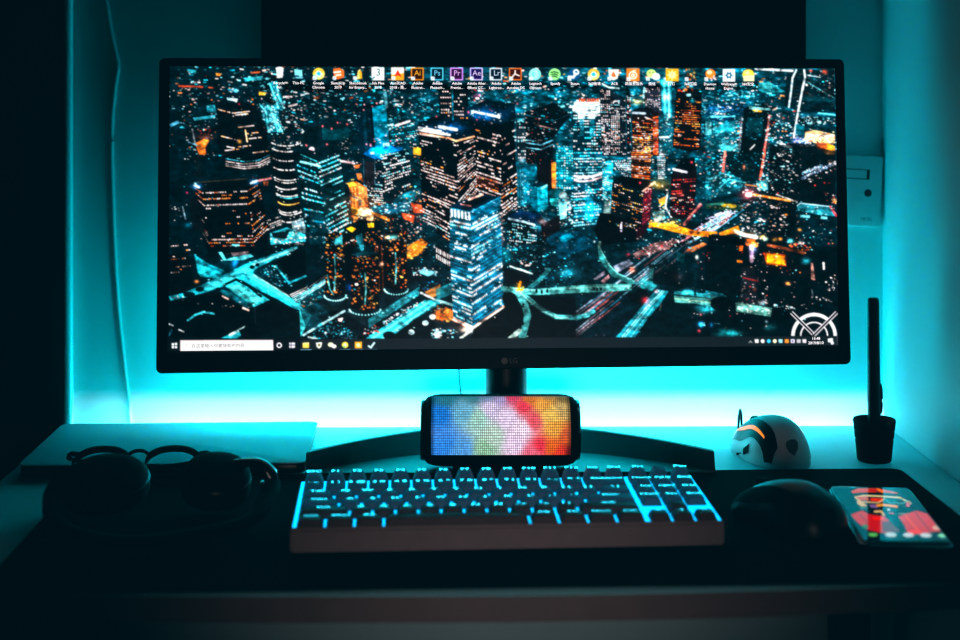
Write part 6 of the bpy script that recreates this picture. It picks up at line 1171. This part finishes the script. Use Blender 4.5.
# ------------------------------------------------------------------ mice
class Dome:
    def __init__(s, a, b, h, front=.5, pinch=.0):
        s.a, s.b, s.h, s.front, s.pinch = a, b, h, front, pinch
    def w(s, x): return 1 - s.pinch * math.exp(-((x / s.a - .25) / .35) ** 2)
    def z(s, x, y):
        yy = y / s.w(x)
        r = (abs(x / s.a) ** 2.4 + abs(yy / s.b) ** 2.4) ** (1 / 2.4)
        r = min(r, 1.0)
        t = x / s.a
        lon = 1 - (1 - s.front) * (max(0, t + .15) / 1.15) ** 1.6
        return s.h * lon * (1 - r ** 2.8) ** .5
    def shell(s, nphi=56, nr=16, z0=.0022):
        bm = bmesh.new(); rings = []
        for j in range(nr + 1):
            rho = math.sin(PI / 2 * j / nr); ring = []
            for k in range(nphi):
                p = 2 * PI * k / nphi; c, q = math.cos(p), math.sin(p)
                m = (abs(c) ** 2.4 + abs(q) ** 2.4) ** (-1 / 2.4)
                x = s.a * rho * c * m; y = s.b * rho * q * m * s.w(x)
                ring.append(Vector((x, y, z0 + s.z(x, y))))
            if j == 0: rings.append([bm.verts.new(ring[0])])
            else: rings.append([bm.verts.new(v) for v in ring])
        rings.append([bm.verts.new((v.co.x * .96, v.co.y * .96, .0004)) for v in rings[-1]])
        for A, B in zip(rings, rings[1:]):
            for k in range(nphi):
                j = (k + 1) % nphi
                if len(A) == 1: bm.faces.new((A[0], B[k], B[j]))
                else: bm.faces.new((A[k], B[k], B[j], A[j]))
        bm.faces.new(rings[-1][::-1]); return bm
    def on(s, x, y, lift=.0005, z0=.0022):
        e = 2e-4
        p = Vector((x, y, z0 + s.z(x, y)))
        dx = (s.z(x + e, y) - s.z(x - e, y)) / (2 * e); dy = (s.z(x, y + e) - s.z(x, y - e)) / (2 * e)
        return p + Vector((-dx, -dy, 1)).normalized() * lift
    def clampin(s, x, y, lim=.996):
        r = (abs(x / s.a) ** 2.4 + abs(y / (s.b * s.w(x))) ** 2.4) ** (1 / 2.4)
        return (x * lim / r, y * lim / r) if r > lim else (x, y)
    def ribbon(s, path, wd, lift=.0006, nw=4, taper=True):
        """strip of the surface along a plan-view path"""
        P = smooth_path([(x, y, 0) for x, y in path], 10); bm = bmesh.new(); rows = []
        n = len(P)
        for i in range(n):
            t = (P[min(i + 1, n - 1)] - P[max(i - 1, 0)]).normalized(); nn = Vector((-t.y, t.x, 0))
            ww = wd * (min(1, .35 + 1.8 * min(i, n - 1 - i) / n) if taper else 1)
            row = []
            for j in range(nw + 1):
                q = P[i] + nn * ww * (j / nw - .5)
                q = s.clampin(q.x, q.y)
                row.append(bm.verts.new(s.on(q[0], q[1], lift)))
            rows.append(row)
        for A, B in zip(rows, rows[1:]):
            for j in range(nw): bm.faces.new((A[j], A[j + 1], B[j + 1], B[j]))
        return bm
    def patch(s, outline, lift=.0006):
        bm = bmesh.new(); cx = sum(p[0] for p in outline) / len(outline); cy = sum(p[1] for p in outline) / len(outline)
        c = bm.verts.new(s.on(cx, cy, lift)); n = len(outline); prev = None; ringv = []
        for f in (.5, 1.0):
            ringv.append([bm.verts.new(s.on(*s.clampin(cx + (x - cx) * f, cy + (y - cy) * f), lift)) for x, y in outline])
        for k in range(n):
            j = (k + 1) % n
            bm.faces.new((c, ringv[0][k], ringv[0][j])); bm.faces.new((ringv[0][k], ringv[1][k], ringv[1][j], ringv[0][j]))
        return bm

def build_mouse(root, D, shell_m, dark_m, lit_m, wheel_m, logo_m):
    obj('shell', D.shell(), shell_m, root)
    a, b = D.a, D.b
    for s in (1, -1):
        bd = obj('side_band', D.ribbon([(a * .80, s * b * .50), (a * .45, s * b * .62), (a * 0, s * b * .66), (-a * .35, s * b * .66), (-a * .60, s * b * .66), (-a * .78, s * b * .72)], .0125, .0005, taper=False), dark_m, root)
        if lit_m:
            ls = obj('light_strip', D.ribbon([(a * .80, s * b * .52), (a * .45, s * b * .66), (a * 0, s * b * .70), (-a * .30, s * b * .72), (-a * .52, s * b * .72)], .0024, .0010), lit_m, root)
            ls['label'] = 'glowing orange strip'
    obj('button_seam', D.ribbon([(a * .93, 0), (a * .5, 0), (a * .05, 0)], .0012, .0005), dark_m, root)
    bm = bmesh.new(); lathe(bm, [(.0075, -.0035), (.0095, -.0025), (.0095, .0025), (.0075, .0035)], 28, 'y', (a * .52, 0, .0022 + D.z(a * .52, 0) - .0050))
    obj('scroll_wheel', bm, wheel_m, root)
    obj('logo', D.patch([(-a * .90 + x * .00042, b * .10 + y * .00105) for x, y in ((9, 0), (8, 5.5), (3, 7), (-4, 5), (-9, 0), (-4, -5), (3, -7), (8, -5.5))]), logo_m, root)
    for k in (0, 1):
        x0 = a * (.38 - .30 * k)
        obj('side_button', D.patch([(x0, b * .90), (x0 - a * .24, b * .905), (x0 - a * .24, b * .955), (x0, b * .95)]), wheel_m, root)
WZ = 1.625
wm = thing('mouse', 'white computer mouse with an orange light strip behind the desk mat', 'mouse', ((770.5 - 459.2) / F * WZ, WZ, DESK), (0, 0, R(110)))
DW = Dome(.056, .0335, .0470, .55, .10)
build_mouse(wm, DW, M_white, M_satin, M_orange, M_rubber, M_logo)
def loc_in(root, p): return root.matrix_basis.inverted() @ Vector(p)
cab = smooth_path([(.052, 0, .012), (.058, .000, .022), (.063, -.002, .034), (.069, -.004, .040), (.075, -.006, .030), (.080, -.008, .012), (.086, -.012, .0024), (.106, -.03, .0022), (.110, -.06, .0022)], 8)
obj('cable', Tube(cab, .0016, 8), M_satin, wm)

bmo = thing('mouse', 'black computer mouse on the mat between keyboard and phone', 'mouse', (.304, 1.372, DESK + MATH), (0, 0, R(122)))
DB = Dome(.062, .037, .0370, .5, .10)
build_mouse(bmo, DB, M_satin, M_rubber, None, M_rubber, M_black)

# ------------------------------------------------------------------ pen stand and stylus
PZ = 1.618
px_ = (875.8 - 459.2) / F * PZ
ps = thing('pen_stand', 'black ringed pen stand behind the mat near the right wall', 'pen stand', (px_, PZ, DESK))
prof = [(0, 0), (.0165, 0), (.0185, .002), (.0195, .014), (.0204, .0225), (.0196, .0232), (.0197, .0246), (.0208, .0254), (.0214, .0315), (.0206, .0322), (.0207, .0332), (.0218, .034), (.0229, .0440), (.0222, .0455), (.0200, .0448), (.0135, .0380), (.0105, .0300), (.0095, .012), (.0, .011)]
bm = Lathe(prof, 48)
for v in bm.verts:
    a_ = math.degrees(math.atan2(v.co.y, v.co.x)); r_ = v.co.xy.length
    if v.co.z > .036 and r_ > .012:
        k = math.exp(-((a_ + 55) / 17) ** 2); v.co.z -= .0085 * k
        k = math.exp(-((a_ + 130) / 14) ** 2); v.co.z -= .004 * k
obj('cup', bm, M_rubber, ps)
bm = bmesh.new(); lathe(bm, [(.0172, .0002), (.0180, .0002), (.0180, .0016), (.0172, .0016)], 40, closed=True); obj('base_ring', bm, M_satin, ps)
sty = thing('stylus', 'slim black stylus standing upright in the pen stand', 'stylus', (px_, PZ, DESK + .0112), (R(-.4), R(-.25), 0))
prof = [(0, 0), (.0012, .0), (.0016, .004), (.0045, .012), (.0066, .030), (.0071, .055), (.0068, .085), (.0066, .120), (.0064, .1345), (.0061, .1350), (.0061, .1358), (.0064, .1364), (.0063, .158), (.0060, .1642), (.0048, .1660), (0, .1662)]
obj('barrel', Lathe(prof, 32), M_satin, sty)
sw = smooth_path([(.0056, -.001, .040), (.0074, -.001, .046), (.0074, -.001, .066), (.0056, -.001, .072)], 6)
obj('side_switch', Tube(sw, .0021, 8), M_satin, sty)

# ------------------------------------------------------------------ phone
T = .0082
pcn = [at_z(x, y, MATH + T) for x, y in ((829.5, 487.5), (908, 484.5), (949, 541), (866, 544))]
pc_ = sum(pcn, Vector()) / 4
lx = ((pcn[1] - pcn[0]) + (pcn[2] - pcn[3])) / 2; ly = ((pcn[0] - pcn[3]) + (pcn[1] - pcn[2])) / 2
PW, PH = lx.length, ly.length; pa = math.atan2(ly.y, ly.x) - PI / 2
print('phone', PW, PH, math.degrees(pa))
ph = thing('smartphone', 'smartphone lying lit on the desk mat at its right edge', 'phone', (pc_.x, pc_.y, DESK + MATH), (0, 0, pa))
obj('body', Prism(rounded_rect(-PW / 2, PW / 2, -PH / 2, PH / 2, .0095), 0, T - .0004, .0022), M_gloss, ph)
bm = bmesh.new(); tube(bm, [(x, y, T * .5) for x, y in rounded_rect(-PW / 2 + .0004, PW / 2 - .0004, -PH / 2 + .0004, PH / 2 - .0004, .0095)], .0018, 8, closed=True)
fr = obj('metal_rim', bm, M_chrome, ph)
pim = paint_phone()
hx, hy = PW / 2 - .0028, PH / 2 - .0045
def phone_px(u, v):
    cs = [np.array((829.5, 487.5)), np.array((908, 484.5)), np.array((949, 541)), np.array((866, 544))]
    # perspective: rows crowd towards the far end
    z0, z1 = (EYE - DESK - MATH - T) * F / (486 - PY0), (EYE - DESK - MATH - T) * F / (542.5 - PY0)
    z = z0 + (z1 - z0) * v; w = (1 / z - 1 / z0) / (1 / z1 - 1 / z0)
    return ((cs[0] * (1 - u)[..., None] + cs[1] * u[..., None]) * (1 - w)[..., None] + (cs[3] * (1 - u)[..., None] + cs[2] * u[..., None]) * w[..., None])
nu, nv = 120, 220
uu, vv = np.meshgrid(np.linspace(0, 1, nu + 1), np.linspace(0, 1, nv + 1))
u2 = .035 + .93 * uu; v2 = .024 + .952 * vv
q = phone_px(u2, v2)
xi = np.clip(((q[..., 0] - QX0) * QS).astype(int), 0, pim.shape[1] - 1); yi = np.clip(((q[..., 1] - QY0) * QS).astype(int), 0, pim.shape[0] - 1)
M_ph = color_mat('phone_display', .9, rough=.06, base=(.004, .005, .006), spec=.5)
po = grid_colors('screen', lambda u, v: Vector((-hx + 2 * hx * u, hy - 2 * hy * v, T)), nu, nv, pim[yi, xi], M_ph, ph)
po['label'] = 'lit display with a red and cream portrait and a row of round icons'

# ------------------------------------------------------------------ camera, fill lamp, colour
cam = bpy.data.cameras.new('camera'); co = bpy.data.objects.new('camera', cam); C.objects.link(co)
co.location = (0, 0, EYE); co.rotation_euler = (R(90), 0, -YAW)
cam.sensor_width = 36; cam.lens = F / 960 * 36; cam.shift_y = -(320 - PY0) / 960; cam.clip_start = .05
cam.dof.use_dof = True; cam.dof.focus_distance = 1.60; cam.dof.aperture_fstop = 3.5
bpy.context.scene.camera = co
rl = area('keyboard_fill_lamp', (.03, .15, .93), (R(81.5), 0, R(-1)), .25, .15, 0.085, (1.0, .80, .78)); rl.data.spread = R(27)  # weak warm fill added low at the front, aimed at the keyboard
w = bpy.data.worlds.new('dim_room'); bpy.context.scene.world = w; w.use_nodes = True
bg = w.node_tree.nodes['Background']; bg.inputs['Color'].default_value = (.5, .75, 1, 1); bg.inputs['Strength'].default_value = .004
sc = bpy.context.scene
sc.view_settings.view_transform = 'Standard'; sc.view_settings.look = 'None'
sc.view_settings.use_curve_mapping = True
cm = sc.view_settings.curve_mapping
cm.black_level = (.0006, -.0050, -.0078)
cm.update()
sc.cycles.use_denoising = True
sc.cycles.max_bounces = 8
